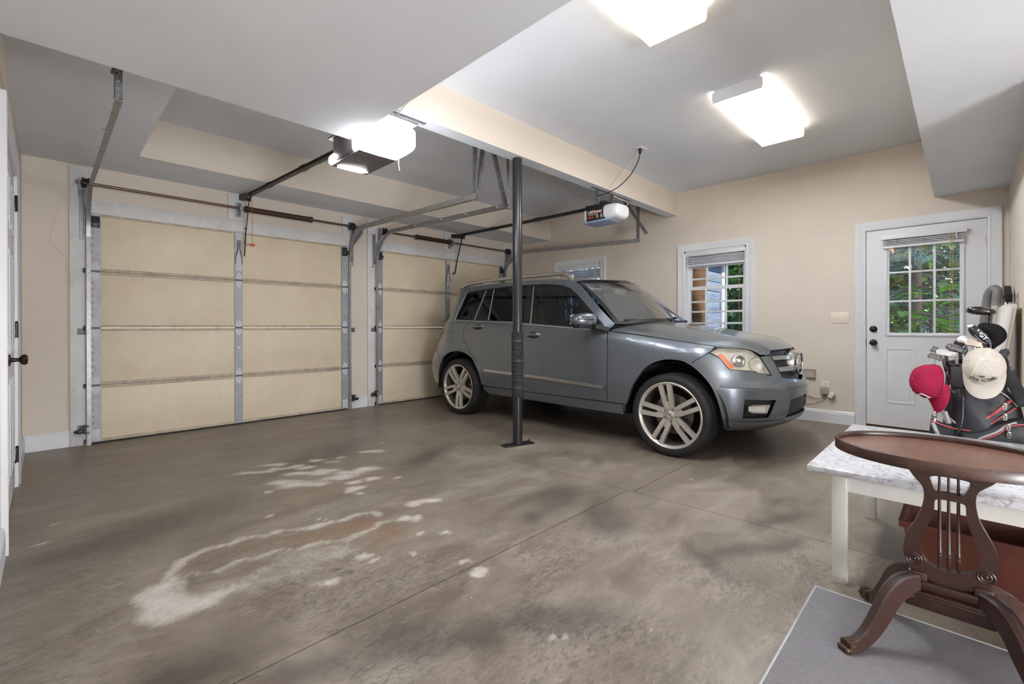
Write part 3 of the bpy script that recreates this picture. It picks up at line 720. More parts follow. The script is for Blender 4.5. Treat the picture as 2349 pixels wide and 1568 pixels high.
def perforated(g, p, q, wide=(1, 0, 0), w=.032, step=.034, ang=True):
    """punched angle strap from p to q"""
    p, q = Vector(p), Vector(q); d = (q-p); L = d.length; d.normalize(); u = Vector(wide); u = (u-d*u.dot(d)).normalized(); n = d.cross(u)
    holes = []
    k = int((L-.03)/step)
    for i in range(k):
        c = .02+i*step; holes.append([(w/2+.006*cos(t*pi/3), c+.006*sin(t*pi/3)) for t in range(6)])
    g.plate(rect(0, w, 0, L), holes, o=p-u*w/2, ux=u, uy=d, uz=n*.0025)
    if ang: g.plate(rect(0, w, 0, L), [[(w/2+.006*cos(t*pi/3), c+.006*sin(t*pi/3)) for t in range(6)] for c in [.02+i*step for i in range(k)]], o=p-u*w/2, ux=n, uy=d, uz=u*.0025)
    return g
def track(x, side, yend, zend, label, ycurve=5.36, zc0=1.93):
    """side: +1 when the door lies to the +x side"""
    t = thing('garage_door_track', (x, YB, 0), label, 'garage door track', group='steel tracks of the garage doors')
    yv = YB-.034
    sec = [(-.026, -.017), (.026, -.017), (.026, -.010), (.022, -.010), (.022, -.0145), (-.022, -.0145), (-.022, .014), (-.026, .014)]
    # profile: a is across (y or z), b sideways (x); open towards the door
    sec = [(a, b*(-side)) for a, b in sec]
    P = [(x, yv, .0), (x, yv, zc0)]
    r = yv-ycurve; zt = zc0+r*.98
    for k in range(1, 9):
        a = k/8*pi/2*.97; P.append((x, yv-r*(1-cos(a)), zc0+r*sin(a)))
    P2 = [P[-1], (x, yend, zend)]
    def sw(pts): 
        g = G(); rings = []
        V = [Vector(p) for p in pts]
        for i, p in enumerate(V):
            d = (V[min(i+1, len(V)-1)]-V[max(i-1, 0)]).normalized(); xx = Vector((1, 0, 0)); nn = d.cross(xx)
            rings.append([p+nn*a+xx*b for a, b in sec])
        return g.ring_loft(rings)
    obj('vertical_track', sw(P[:2]), M['trackmetal'], t, 25)
    obj('curved_track', sw(P[1:]), M['trackmetal'], t, 50)
    g = sw(P2)
    obj('horizontal_track', g, M['trackmetal'], t, 25)
    h = []
    d = Vector(P2[1])-Vector(P2[0])
    for f in (.25, .5, .7, .93):
        c = Vector(P2[0])+d*f; h.append(c)
    for c in h: obj('bolt', G().cyl(c+Vector((-side*.020, 0, .004)), c+Vector((side*.020, 0, .004)), .007, n=8), M['galvlight'], t)
    # wall brackets and flag bracket
    for z in (.16, 1.05):
        g = G(); g.box(min(x-side*.075, x-side*.02), max(x-side*.075, x-side*.02), YB-.034, YB-.03, z-.028, z+.028, .002); g.box(x-.0015-side*.02, x+.0015-side*.02, YB-.075, YB-.03, z-.028, z+.028); g.cyl((x-side*.05, YB-.04, z), (x-side*.05, YB-.033, z), .007, n=8)
        obj('jamb_bracket', g, M['strap'], t)
    zf = 2.05; g = G()
    g.box(min(x-side*.03, x-side*.06), max(x-side*.03, x-side*.06), YB-.036, YB-.032, 1.9, 2.36, .001); g.box(x-side*.026-.002, x-side*.026+.002, YB-.07, YB-.034, 1.95, 2.36, .001)
    g.plate([(YB-.36, zc0+r*.82), (YB-.034, zc0+r*.45), (YB-.034, zc0+r*.6), (YB-.36, zc0+r*.97)], [], o=(x-side*.022, 0, 0), ux=(0, 1, 0), uz=(.003, 0, 0))
    obj('flag_bracket', g, M['galv'], t)
    return t
ZC_ = ZC
def hanger(t, p, top, wide=(0, 1, 0), name='hanger_strap'): 
    g = G(); perforated(g, p, top, wide); return obj(name, g, M['strap'], t, 20)
t = track(.262, 1, 3.14, 2.30, 'steel track at the far left side of the left garage door')
hanger(t, (.262, 3.16, 2.29), (.262, 3.13, 2.585), (1, 0, 0)); hanger(t, (.245, 3.15, 2.40), (.36, 2.96, 2.585), (1, 0, 0), 'brace_strap')
t = track(2.80, -1, 3.21, 2.30, 'steel track in the middle serving the left garage door')
hanger(t, (2.80, 3.23, 2.27), (2.80, 3.23, ZC), (1, 0, 0)); hanger(t, (2.815, 3.22, 2.29), (2.98, 3.30, ZC), (1, 0, 0), 'brace_strap')
t = track(3.185, 1, 3.19, 2.285, 'steel track in the middle serving the right garage door')
hanger(t, (3.185, 3.21, 2.27), (3.06, 3.30, ZC), (1, 0, 0)); hanger(t, (3.20, 3.20, 2.29), (3.20, 3.22, ZC), (0, 1, 0), 'brace_strap')
t = track(5.66, -1, 3.14, 2.26, 'steel track high along the right wall above the far window')
hanger(t, (5.66, 3.15, 2.24), (5.66, 3.15, ZC), (1, 0, 0)); hanger(t, (5.66, 3.02, 2.34), (5.64, 3.42, ZC), (1, 0, 0), 'brace_strap')

def torsion(x0, x1, xs0, xs1, xc, drums, label):
    y, z = YB-.115, 2.405
    t = thing('torsion_shaft', ((x0+x1)/2, y, z), label, 'torsion spring', group='torsion springs above the garage doors')
    obj('shaft', G().cyl((x0, y, z), (x1, y, z), .0135, n=12), M['shaft'], t)
    P = []; n = int((xs1-xs0)/.011)
    g = G(); rings = []
    m = n*2
    for i in range(m+1):
        x = xs0+(xs1-xs0)*i/m; r = .030+(.0025 if i % 2 else -.0015)
        rings.append([Vector((x, y+r*cos(2*pi*k/14), z+r*sin(2*pi*k/14))) for k in range(14)])
    g.ring_loft(rings); obj('spring', g, M['rust'], t, 80)
    for xx in (xs0, xs1): obj('winding_cone', G().lathe([(.015, -.03), (.03, -.03), (.036, -.01), (.036, .012), (.015, .012)], (xx, y, z), (1 if xx == xs1 else -1, 0, 0), 16), M['rust'], t)
    g = G(); g.plate([(y-.03, z-.04), (YB-.03, z-.085), (YB-.03, z+.075), (y-.03, z+.04)], [], o=(xc-.003, 0, 0), ux=(0, 1, 0), uz=(.006, 0, 0)); g.lathe([(.016, -.012), (.034, -.012), (.034, .012), (.016, .012)], (xc, y, z), (1, 0, 0), 18); g.box(xc-.03, xc+.03, YB-.036, YB-.03, z-.085, z+.075); obj('centre_bracket', g, M['galv'], t)
    for xd in drums:
        g = G(); g.lathe([(.014, -.03), (.03, -.03), (.05, -.026), (.05, -.02), (.042, -.016), (.042, .012), (.052, .016), (.052, .022), (.03, .026), (.014, .026)], (xd, y, z), (1, 0, 0), 24); obj('cable_drum', g, M['blacksteel'], t, 40)
        s = 1 if xd < (x0+x1)/2 else -1
        g = G(); xb = xd-s*.045; g.plate([(y-.03, z-.03), (YB-.03, z-.12), (YB-.03, z+.06), (y-.03, z+.03)], [], o=(xb-.002, 0, 0), ux=(0, 1, 0), uz=(.004, 0, 0)); obj('end_bearing_plate', g, M['galv'], t)
        obj('lift_cable', G().tube([(xd, y-.0+.044, z-.01), (xd, YB-.045, .03)], .0017, 5), M['strap'], t)
torsion(.176, 2.915, 1.56, 2.27, 1.50, (.245, 2.795), 'brown torsion spring on a long shaft over the left garage door')
torsion(3.24, 5.76, 3.80, 4.40, 4.46, (3.27, 5.68), 'brown torsion spring on a long shaft over the right garage door')

def sensor(x, y, z, s, label):
    t = thing('safety_sensor', (x, y, z), label, 'door sensor', group='photo-eye sensors at the foot of the door tracks')
    obj('body', G().box(x-.055*(s > 0)-.0, x+.055*(s < 0), y-.02, y+.012, z-.018, z+.018, .006), M['blackplastic'], t)
    g = G(); g.lathe([(.014, 0), (.013, .01), (.002, .02)], (x-s*.055, y-.004, z), (-s, 0, 0), 10); obj('eye', g, M['blackplastic'], t)
    g = G(); g.box(x-.004, x+.004, y-.02, y+.035, z-.02, z+.05, .001); g.box(min(x, x+s*.03), max(x, x+s*.03), y-.018, y-.014, z+.035, z+.05, .001); g.box(min(x, x+s*.03), max(x, x+s*.03), y-.018, y-.014, z-.025, z-.012, .001); g.box(min(x, x-s*.03), max(x, x-s*.03), y-.018, y-.014, z+.036, z+.05, .001); obj('bracket', g, M['blacksteel'], t)
    g = G(); g.tube(catmull([(x-s*.03, y+.005, z-.018), (x-s*.028, y+.02, z-.06), (x-s*.045, y+.02, z-.10), (x-s*.03, y+.022, z-.15)], 6), .0022, 5); obj('wire', g, M['whitecord'], t)
sensor(.232, YB-.07, .135, 1, 'black door sensor at the foot of the leftmost track')
sensor(2.835, YB-.07, .135, -1, 'black door sensor at the foot of the left garage door right track')
sensor(3.16, YB-.07, .16, 1, 'black door sensor at the foot of the right garage door left track')
# ================================================================== OVERHEAD
def diffuser_mat():
    N = Nodes('lit_acrylic_diffuser'); N.set(Base_Color=(.9, .88, .84, 1), Roughness=.35)
    # brightest under the two tubes, warm at the rim, in the fixture's own coordinates
    c = N.new('TexCoord'); s = N.new('SeparateXYZ'); N.link(c.outputs['Object'], s.inputs[0])
    ax = N.math('ABSOLUTE', s.outputs[0]); ay = N.math('ABSOLUTE', s.outputs[1])
    tube = N.math('SUBTRACT', 1.0, N.math('MULTIPLY', N.math('ABSOLUTE', N.math('SUBTRACT', ay, .075)), 9.0), True)
    end = N.math('MULTIPLY', N.math('SUBTRACT', .625, ax), 8.0, True)
    t = N.math('MULTIPLY', N.math('MULTIPLY', tube, end), 1.8, True)
    N.link(N.ramp(t, [(0, (1.0, .80, .52)), (.5, (.96, .95, .92)), (.8, (.94, .97, 1.0))]), N.p.inputs['Emission Color'])
    N.link(N.math('MULTIPLY', N.math('ADD', N.math('MULTIPLY', t, .975), .025), LAMP_CEILING), N.p.inputs['Emission Strength']); return N.m
M['diffuser'] = diffuser_mat()
def fixture(xc, yc, label):
    t = thing('ceiling_light', (xc, yc, ZC-.09), label, 'ceiling light', group='fluorescent box lights on the ceiling')
    L, Wd, z0 = 1.245, .365, ZC-.09
    x0, x1, y0, y1 = xc-L/2, xc+L/2, yc-Wd/2, yc+Wd/2
    obj('housing', G().box(x0+.02, x1-.02, y0+.05, y1-.05, ZC-.04, ZC-.0005, .003), M['trim'], t)
    g = G(); P = [(y0+.004, ZC-.02), (y0, z0+.03), (y0+.006, z0+.004), (y0+.012, z0), (y1-.012, z0), (y1-.006, z0+.004), (y1, z0+.03), (y1-.004, ZC-.02)]
    rings = [[Vector((x, y, z)) for y, z in P] for x in (x0+.012, x1-.012)]
    # diffuser pan: open at the top
    V = [[g.bm.verts.new(p) for p in r] for r in rings]
    for i in range(len(P)-1): g.bm.faces.new((V[0][i], V[0][i+1], V[1][i+1], V[1][i]))
    obj('diffuser', g, M['diffuser'], t, 25)
    for xe in (x0, x1):
        a, b = (xe, xe+.012) if xe == x0 else (xe-.012, xe)
        g = G(); g.plate([(y0, z0+.02), (y0+.008, z0-.001), (y1-.008, z0-.001), (y1, z0+.02), (y1, ZC-.016), (y1-.02, ZC-.001), (y0+.02, ZC-.001), (y0, ZC-.016)], [], o=(a, 0, 0), ux=(0, 1, 0), uz=(b-a, 0, 0)); obj('end_cap', g, M['endcap'] if xe == x0 else M['endcapwarm'], t, 0)
M['endcap'] = plain('white_fixture_end', rgb(205, 206, 208), .4, var=.02)
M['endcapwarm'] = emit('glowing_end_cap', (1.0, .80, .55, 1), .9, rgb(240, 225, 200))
fixture(4.333, 1.24, 'whole fluorescent ceiling light with a lit flat diffuser, toward the garden door')
fixture(2.058, 1.24, 'fluorescent ceiling light cut off by the top edge of the photo')

# ---- steel column
c = thing('support_column', (3.035, 2.925, 0), 'dark steel column with a black padded band in front of the parked vehicle', 'column')
cx, cy = 3.035, 2.925
obj('base_plate', G().box(-.155, .155, -.05, .05, 0, .012, .002, Matrix.Translation((cx, cy, 0)) @ Matrix.Rotation(radians(-14), 4, 'Z')), M['blacksteel'], c)
for s in (-1, 1): obj('anchor_bolt', G().lathe([(.010, 0), (.010, .010), (.006, .012), (.006, .026), (.001, .026)], (cx+s*.12, cy-s*.03, .012), (0, 0, 1), 6), M['blacksteel'], c)
obj('shaft', G().lathe([(.0445, .012), (.0445, 2.615), (.0405, 2.634)], (cx, cy, 0), (0, 0, 1), 36), M['column'], c, 40)
pad = []
def carpet_wrap():
    N = Nodes('black_padding'); co = N.coord()
    w = N.noise(N.coord(scale=(1, 1, 6)), 60, 4, .7); q = N.noise(co, 9, 5, .7)
    N.set(Base_Color=N.ramp(N.math('MULTIPLY', w, q), [(.15, rgb(10, 10, 11)), (.40, rgb(52, 52, 54))]), Roughness=.85); N.bump(w, .8, .004); return N.m
rnd = random.Random(3); prof = [(.046, .44)]
z = .44
while z < 1.035:
    r = .055+rnd.uniform(-.0012, .0016); prof += [(r-.0022, z+.002), (r, z+.008), (r, z+.014), (r-.0022, z+.0195)]; z += .02
prof.append((.046, z))
obj('padding', G().lathe(prof, (cx, cy, 0), (0, 0, 1), 32), carpet_wrap(), c, 60)
M['tape'] = plain('black_tape', rgb(46, 46, 48), .55, var=.15)
for z in (.52, .765, .945): obj('tape_band', G().lathe([(.055, z), (.0578, z+.001), (.0578, z+.024), (.055, z+.025)], (cx, cy, 0), (0, 0, 1), 32), M['tape'], c, 40)

# ---- openers
M['lens_on'] = emit('lit_opener_lens', (.95, .97, 1.0, 1), LAMP_OPENER, (.9, .9, .9, 1))
M['lens_off'] = plain('white_opener_lens', rgb(214, 214, 218), .3, var=.02)
M['unitgrey'] = plain('grey_opener_housing', rgb(96, 90, 92), .4)
M['unitblack'] = plain('black_opener_housing', rgb(32, 31, 33), .45)
M['bluelens'] = plain('pale_blue_plastic', rgb(150, 168, 205), .3)
M['railblack'] = plain('dark_opener_rail', rgb(48, 44, 44), .4, .3, .1)
def lens(g, x0, x1, ya, yb, zb, zt, boxy=False):
    """rounded shell; ya is the flat mating end, yb the rounded tip"""
    rings = []
    for k in range(9):
        f = k/8; y = ya+(yb-ya)*sin(f*pi/2); s = cos(f*pi/2)**(.28 if boxy else .55) if f < 1 else (.45 if boxy else .05)
        ring = []
        for i in range(20):
            a = 2*pi*i/20; ca, sa = cos(a), sin(a)
            q_ = .28 if boxy else .5; ex = abs(ca)**q_*(1 if ca > 0 else -1); ez = abs(sa)**q_*(1 if sa > 0 else -1)
            ring.append(Vector(((x0+x1)/2+(x1-x0)/2*ex*(.80+.20*s), y, (zb+zt)/2+(zt-zb)/2*ez*(.35+.65*s) + (zt-zb)*(-.05 if boxy else .12)*(1-s))))
        rings.append(ring)
    return g.ring_loft(rings)
def opener(xc, ynear, yfar, za, zb, xw, lit, label, rail_far, dtop, arm):
    """za..zb heights, ynear is the end facing the room"""
    t = thing('garage_door_opener', (xc, (ynear+yfar)/2, za), label, 'garage door opener', group='garage door openers with long dark rails')
    x0, x1 = xc-xw/2, xc+xw/2
    ym0, ym1 = ynear+(.42 if lit else .38)*(yfar-ynear), ynear+(.86 if lit else .90)*(yfar-ynear)
    body = obj('housing', G().box(x0+.012, x1-.012, ym0-.02, ym1+.02, za+.022, zb, .012), M['unitgrey'] if lit else M['unitblack'], t)
    g = G(); g.box(x0+.02, x1-.02, ym0-.06, ym1+.06, za+.004, za+.026, .006); obj('bottom_cover', g, M['unitgrey'] if lit else M['bluelens'], t)
    obj('light_block_plate', G().box(x0-.004, x1+.004, ynear-.004, yfar-.03, zb-.006, zb+.006, .002), M['unitgrey'] if lit else M['unitblack'], t) if lit else None  # added plate over the lit lens, blocks its upward light from the beam
    g = G(); lens(g, x0+(0 if lit else .006), x1, ym0, ynear, za+.005, zb-.012, lit); obj('lamp_lens', g, M['lens_on'] if lit else M['lens_off'], t, 60)
    g = G(); lens(g, x0, x1, ym1, yfar, za+(.0 if lit else .005), zb-(.10 if lit else .03)); obj('lamp_lens', g, M['lens_on'] if lit else M['lens_off'], t, 60)
    if not lit:
        lab = text_mesh('LiftMaster', .047, .0006, bold=.001)
        lab.xform(frame((x0+.0105, (ym0+ym1)/2, zb-.085), (0, -1, 0), (0, 0, 1))); obj('lettering', lab, M['ivory'], body, 0)
        lab = text_mesh('PROFESSIONAL', .019, .0006); lab.xform(frame((x0+.0105, (ym0+ym1)/2+.02, zb-.117), (0, -1, 0), (0, 0, 1))); obj('lettering', lab, M['ivory'], body, 0)
        g = G(); g.box(x0+.0105, x0+.013, (ym0+ym1)/2-.105, (ym0+ym1)/2+.105, zb-.104, zb-.100); g.box(x0+.0105, x0+.013, (ym0+ym1)/2+.015, (ym0+ym1)/2+.10, zb-.155, zb-.140); obj('red_stripe', g, M['red'], body, 0)
        for k, y in enumerate(((ym0+ym1)/2-.03, (ym0+ym1)/2-.085)):
            g = G(); zq = zb-.150
            for a, b in (((0, .022), (.006, .008)), ((.006, .008), (-.008, -.012)), ((.004, .006), (.014, -.012)), ((0, .018), (.016, .010)), ((0, .018), (-.012, .006))): g.tube([(x0+.011, y-a[0], zq+a[1]), (x0+.011, y-b[0], zq+b[1])], .0026, 5)
            g.ball((x0+.011, y, zq+.028), .005, 8); obj('figure_mark', g, M['ivory'], body)
    # rail, header bracket, trolley and arm
    zr = zb-.012; yh = YB-.06
    p = Vector((xc, yfar-.05, zr+.01)); q = Vector((xc, yh, rail_far))
    def at(f): return p+(q-p)*f
    tsec = [(-.016, -.018), (.016, -.018), (.016, -.014), (.004, -.012), (.004, .010), (.014, .012), (.014, .018), (-.014, .018), (-.014, .012), (-.004, .010), (-.004, -.012), (-.016, -.014)]
    g = G(); g.sweep([p, q], tsec); obj('rail', g, M['railblack'], t, 30)
    g = G()
    for f in (.33, .66): g.sweep([at(f)-(q-p).normalized()*.06, at(f)+(q-p).normalized()*.06], [(a*1.25, b*1.2) for a, b in tsec])
    obj('rail_joint', g, M['railblack'], t, 30)
    g = G(); g.box(xc-.03, xc+.03, yh-.03, YB-.03, rail_far-.02, rail_far+.035, .003); g.box(xc-.022, xc+.022, yh-.12, yh, rail_far-.028, rail_far+.026, .003); g.cyl((xc-.034, yh-.02, rail_far), (xc+.034, yh-.02, rail_far), .008); obj('header_bracket', g, M['rust'] if lit else M['railblack'], t)
    tr = at(.925); g = G(); g.box(xc-.02, xc+.02, tr.y-.07, tr.y+.05, tr.z-.045, tr.z+.012, .006); g.cyl((xc-.03, tr.y, tr.z-.05), (xc+.03, tr.y, tr.z-.05), .008); g.sweep([(xc, tr.y+.03, tr.z-.05), (xc, tr.y-.04, tr.z-.045), (xc, tr.y-.085, tr.z-.075)], [(-.012, -.003), (.012, -.003), (.012, .003), (-.012, .003)]); obj('trolley', g, M['rust'] if lit else M['railblack'], t)
    a0 = Vector((xc+.012, tr.y, tr.z-.05)); a1 = Vector((xc+.012, YB-.06, 1.97)); am = a0+(a1-a0)*.58
    if arm == 'curved':
        P = [a0, a0+(a1-a0)*.55, a0+(a1-a0)*.88+Vector((0, -.02, -.0)), a1+Vector((0, -.01, -.03)), a1+Vector((-.01, .025, -.03))]
        g = G(); g.sweep(catmull(P, 6), [(-.010, -.004), (.010, -.004), (.010, .004), (-.010, .004)], (1, 0, 0)); obj('door_arm', g, M['railblack'], t)
    else:
        g = G(); g.sweep([a0, a0+(a1-a0)*.9], [(-.010, -.003), (.010, -.003), (.010, .003), (-.010, .003)], (1, 0, 0)); g.cyl(am-Vector((.012, 0, 0)), am+Vector((.008, 0, 0)), .008, n=8); obj('door_arm', g, M['railblack'], t)
        g = G(); g.sweep([am, a1+Vector((0, -.02, -.09))], [(-.013, -.003), (.013, -.003), (.013, .003), (-.013, .003)], (1, 0, 0)); obj('door_arm', g, M['blacksteel'], t)
    pc_ = Vector((xc+.02, tr.y-.075, tr.z-.075)); drop = .46 if lit else .40
    o = obj('pull_rope', G().tube([pc_, pc_+Vector((0, 0, -drop))], .0022, 6), M['red'] if lit else M['whitecord'], t)
    e_ = pc_+Vector((0, 0, -drop))
    g = G()
    if lit: g.box(e_.x-.028, e_.x+.028, e_.y-.008, e_.y+.008, e_.z-.022, e_.z, .004); g.tube([e_+Vector((0, 0, -.02)), e_+Vector((.004, 0, -.034))], .004, 6)
    else: g.lathe([(.002, .012), (.006, .006), (.007, -.006), (.003, -.014)], e_, (0, 0, 1), 10)
    obj('pull_handle', g, M['red'] if lit else M['oak'], t)
    return t, x0, x1, ym0, ym1
t, x0, x1, a, b = opener(1.535, 2.53, 3.20, 2.215, 2.405, .31, True, 'lit garage door opener with glowing white lens hanging under the low ceiling', 2.535, 2.9, 'straight')
for x in (x0+.04, x1-.04):
    hanger(t, (x, 2.92, 2.40), (x, 2.92, 2.634), (1, 0, 0))
g = G(); perforated(g, (1.36, 2.92, 2.63), (2.02, 2.92, 2.63), (0, 1, 0)); obj('mounting_angle', g, M['galv'], t, 20)
g = G(); g.tube(catmull([(1.60, 2.66, 2.225), (1.61, 2.63, 2.20), (1.605, 2.62, 2.16), (1.60, 2.60, 2.10)], 6), .0022, 6); obj('antenna_wire', g, M['whitecord'], t)
cd = thing('power_cord', (1.63, 2.80, 2.40), 'grey power cord running from the lit opener up past the beam', 'cord')
g = G(); g.tube(catmull([(1.63, 2.78, 2.39), (1.68, 2.82, 2.47), (1.72, 2.84, 2.56), (1.78, 2.82, 2.66), (1.86, 2.74, 2.80), (1.88, 2.70, 2.948)], 8), .0045, 8); obj('cable', g, M['greyplastic'], cd)
cd = thing('bell_wire', (1.66, 2.78, 2.40), 'white bell wire looped over the lit opener', 'wire')
g = G(); g.tube(catmull([(1.66, 2.70, 2.39), (1.64, 2.74, 2.47), (1.70, 2.84, 2.55), (1.71, 2.88, 2.625)], 8), .003, 6); g.tube(catmull([(1.60, 2.86, 2.40), (1.60, 2.88, 2.44), (1.62, 2.93, 2.43), (1.64, 2.95, 2.405)], 6), .003, 6); obj('cable', g, M['whitecord'], cd)

t, x0, x1, a, b = opener(4.52, 2.71, 3.16, 2.28, 2.485, .29, False, 'white and black garage door opener with lettering near the right wall', 2.515, 2.9, 'curved')
g = G(); perforated(g, (4.22, 2.93, 2.63), (5.05, 2.93, 2.63), (0, 1, 0)); obj('mounting_angle', g, M['galv'], t, 20)
for x, y in ((4.36, 2.93), (4.66, 2.93)): hanger(t, (x, y, 2.465), (x, y, 2.63), (1, 0, 0))
g = G(); g.box(4.38, 4.62, 2.83, 3.00, 2.472, 2.490, .004); g.tube([(4.42+.045*cos(q*pi/6), 2.90+.045*sin(q*pi/6), 2.497) for q in range(12)], .006, 8, True); obj('top_cover', g, M['unitblack'], t)
# ceiling outlet with the cord of the right opener
co_ = thing('ceiling_outlet', (4.36, 2.40, ZC), 'white outlet plate on the ceiling above the right opener', 'outlet')
obj('cover_plate', G().box(4.30, 4.42, 2.36, 2.44, ZC-.008, ZC, .003), M['trim'], co_)
g = G()
for x in (4.335, 4.385): g.box(x-.018, x+.018, 2.383, 2.417, ZC-.0105, ZC-.007, .002)
obj('receptacle', g, M['greyplastic'], co_)
cd = thing('power_cord', (4.335, 2.40, ZC), 'black power cord hanging from the ceiling outlet to the right opener', 'cord')
g = G(); g.lathe([(.006, -.05), (.016, -.045), (.018, -.012), (.018, 0)], (4.335, 2.40, ZC-.0105), (0, 0, 1), 12); obj('plug', g, M['cord'], cd)
P = [(4.335, 2.40, ZC-.06), (4.34, 2.43, ZC-.14), (4.37, 2.54, 2.70), (4.40, 2.70, 2.62), (4.38, 2.84, 2.575), (4.36, 2.90, 2.565), (4.35, 2.955, 2.55), (4.37, 2.96, 2.51), (4.41, 2.93, 2.497)]
g = G(); g.tube(catmull(P, 8), .0055, 8); g.tube(catmull([(4.46, 2.91, 2.497), (4.56, 2.92, 2.50), (4.64, 2.93, 2.497)], 5), .005, 8); obj('cable', g, M['cord'], cd)
cd = thing('bell_wire', (4.80, 2.80, 2.45), 'white wire looping from the mounting angle to the right opener', 'wire')
g = G(); g.tube(catmull([(4.66, 2.92, 2.62), (4.68, 2.86, 2.58), (4.70, 2.76, 2.52), (4.64, 2.74, 2.462)], 8), .004, 6); g.tube(catmull([(4.64, 2.90, 2.497), (4.65, 2.84, 2.48), (4.62, 2.80, 2.462)], 6), .004, 6); obj('cable', g, M['whitecord'], cd)
cd = thing('thin_wire', (4.34, 2.5, ZC), 'thin grey wire from the ceiling outlet to the beam', 'wire')
obj('strand', G().tube([(4.32, 2.41, ZC-.005), (4.46, 2.88, 2.632)], .0018, 5), M['greyplastic'], cd)
# ================================================================== CAR
CAR = thing('car', (4.5448, 1.7681, 0), 'dark grey metallic off-road car with silver roof rails and five-spoke wheels', 'car', rotz=radians(1.152))
def car_paint():
    N = Nodes('grey_metallic_paint'); co = N.coord()
    f = N.noise(co, 900, 2, .5)
    N.set(Base_Color=N.ramp(f, [(.35, rgb(100, 106, 113)), (.65, rgb(128, 134, 142))]), Roughness=.3, Metallic=.75, Coat_Weight=.8, Coat_Roughness=.03); return N.m
M['paint'] = car_paint()
M['carblack'] = plain('gloss_black_trim', rgb(16, 16, 18), .25, coat=.4)
M['carmatte'] = plain('matte_black_plastic', rgb(20, 20, 21), .7)
M['under'] = plain('black_underbody', rgb(10, 10, 10), .9)
M['tint'] = glassy('privacy_glass', (.20, .25, .30, 1), .05)
M['tintl'] = glassy('side_glass', (.66, .70, .72, 1), .05)
M['wsglass'] = glassy('windscreen_glass', (.78, .83, .81, 1), .42)
M['rimsilver'] = plain('silver_wheel_paint', rgb(186, 180, 172), .32, .55, .04)
M['barrel'] = plain('shaded_rim_barrel', rgb(92, 88, 84), .5, .4)
M['tire'] = plain('tire_rubber', rgb(21, 21, 22), .7, var=.12, bump=.05)
M['disc'] = plain('brake_disc_steel', rgb(120, 116, 112), .35, .9)
M['amber'] = plain('amber_lens', rgb(226, 104, 10), .15, coat=.6)
M['redlens'] = plain('red_tail_lens', rgb(170, 30, 34), .15, coat=.8)
M['whitelens'] = plain('clear_tail_lens', rgb(205, 195, 185), .2, coat=.6)
M['hllens'] = glassy('headlamp_lens', (.95, .95, .93, 1), .05, .05)
M['hlback'] = plain('headlamp_reflector', rgb(218, 216, 208), .35, .25, .12, 22)
M['seat'] = plain('dark_seat_leather', rgb(44, 43, 45), .55)
M['dash'] = plain('dashboard_vinyl', rgb(40, 40, 42), .65)
M['headliner'] = plain('grey_headliner', rgb(150, 148, 142), .9)
def mesh_mat():
    N = Nodes('diamond_mesh_grille'); co = N.coord()
    s = N.new('SeparateXYZ'); N.link(co, s.inputs[0])
    a = N.math('ADD', s.outputs[0], N.math('MULTIPLY', s.outputs[2], 1.2)); b = N.math('SUBTRACT', s.outputs[0], N.math('MULTIPLY', s.outputs[2], 1.2))
    def stripe(v): return N.math('LESS_THAN', N.math('PINGPONG', v, .011), .0022)
    l = N.math('MAXIMUM', stripe(a), stripe(b))
    N.set(Base_Color=N.mix(l, rgb(6, 6, 7), rgb(52, 52, 55)), Roughness=.45); return N.m
M['mesh'] = mesh_mat()
# plan outline of the body (lateral c measured from the car's centre line, l rearwards from the front axle)
FRONT=[(-.90,-.12),(-.90,-.2),(-.885,-.31),(-.85,-.41),(-.79,-.50),(-.68,-.595),(-.54,-.67),(-.35,-.73),(-.18,-.772),(0,-.79)]
REAR=[(-.90,2.86),(-.90,3.0),(-.885,3.15),(-.85,3.30),(-.79,3.43),(-.68,3.52),(-.5,3.585),(-.25,3.62),(0,3.63)]
def arc(P):
    C=catmull(P,12);s=0;out=[(0,)+C[0]]
    for a,b in zip(C,C[1:]):
        s+=hypot(b[0]-a[0],b[1]-a[1]);out.append((s,)+b)
    return out
_F=arc(FRONT);_R=arc(REAR)
S_MIN=-.12-_F[-1][0];S_MAX=2.86+_R[-1][0]
def plan(s):
    if s>-.12 and s<2.86: return -.90,s
    T,d=(_F,-.12-s) if s<=-.12 else (_R,s-2.86)
    return lerp(d,[(a,b) for a,b,c in T]),lerp(d,[(a,c) for a,b,c in T])
ZTOP=[(-2,.90),(-.5,.905),(-.36,.925),(-.1,.99),(.2,1.04),(.5,1.085),(.66,1.075),(1.6,1.125),(2.8,1.18),(3.3,1.2)]
def inset(s,z):
    zt=lerp(s,ZTOP)
    b=lerp(z,[(.25,.05),(.33,.03),(.42,.015),(.55,.0),(.80,.0),(.95,.004)])
    wf=min(1,max(0,(-.25-s)/.25)); wr=min(1,max(0,(s-2.95)/.35))
    A=(.085 if s<.55 else .085-.04*min(1,(s-.55)/.2))*(1-wf)
    i=b
    if z<zt: i+=A*math.exp(-(zt-z)/.055)
    else: i+=A+(z-zt)*.36
    f=lerp(z,[(.25,.10),(.31,.02),(.38,-.012),(.60,-.012),(.66,.02),(.74,.035),(.88,.075),(.95,.12),(1.1,.2)])
    r=lerp(z,[(.25,.06),(.35,.02),(.5,0),(.62,.0),(.80,.06),(1.06,.13),(1.2,.2),(1.56,.42)])
    return i*(1-wf*.8-wr*.3)+f*wf+r*wr
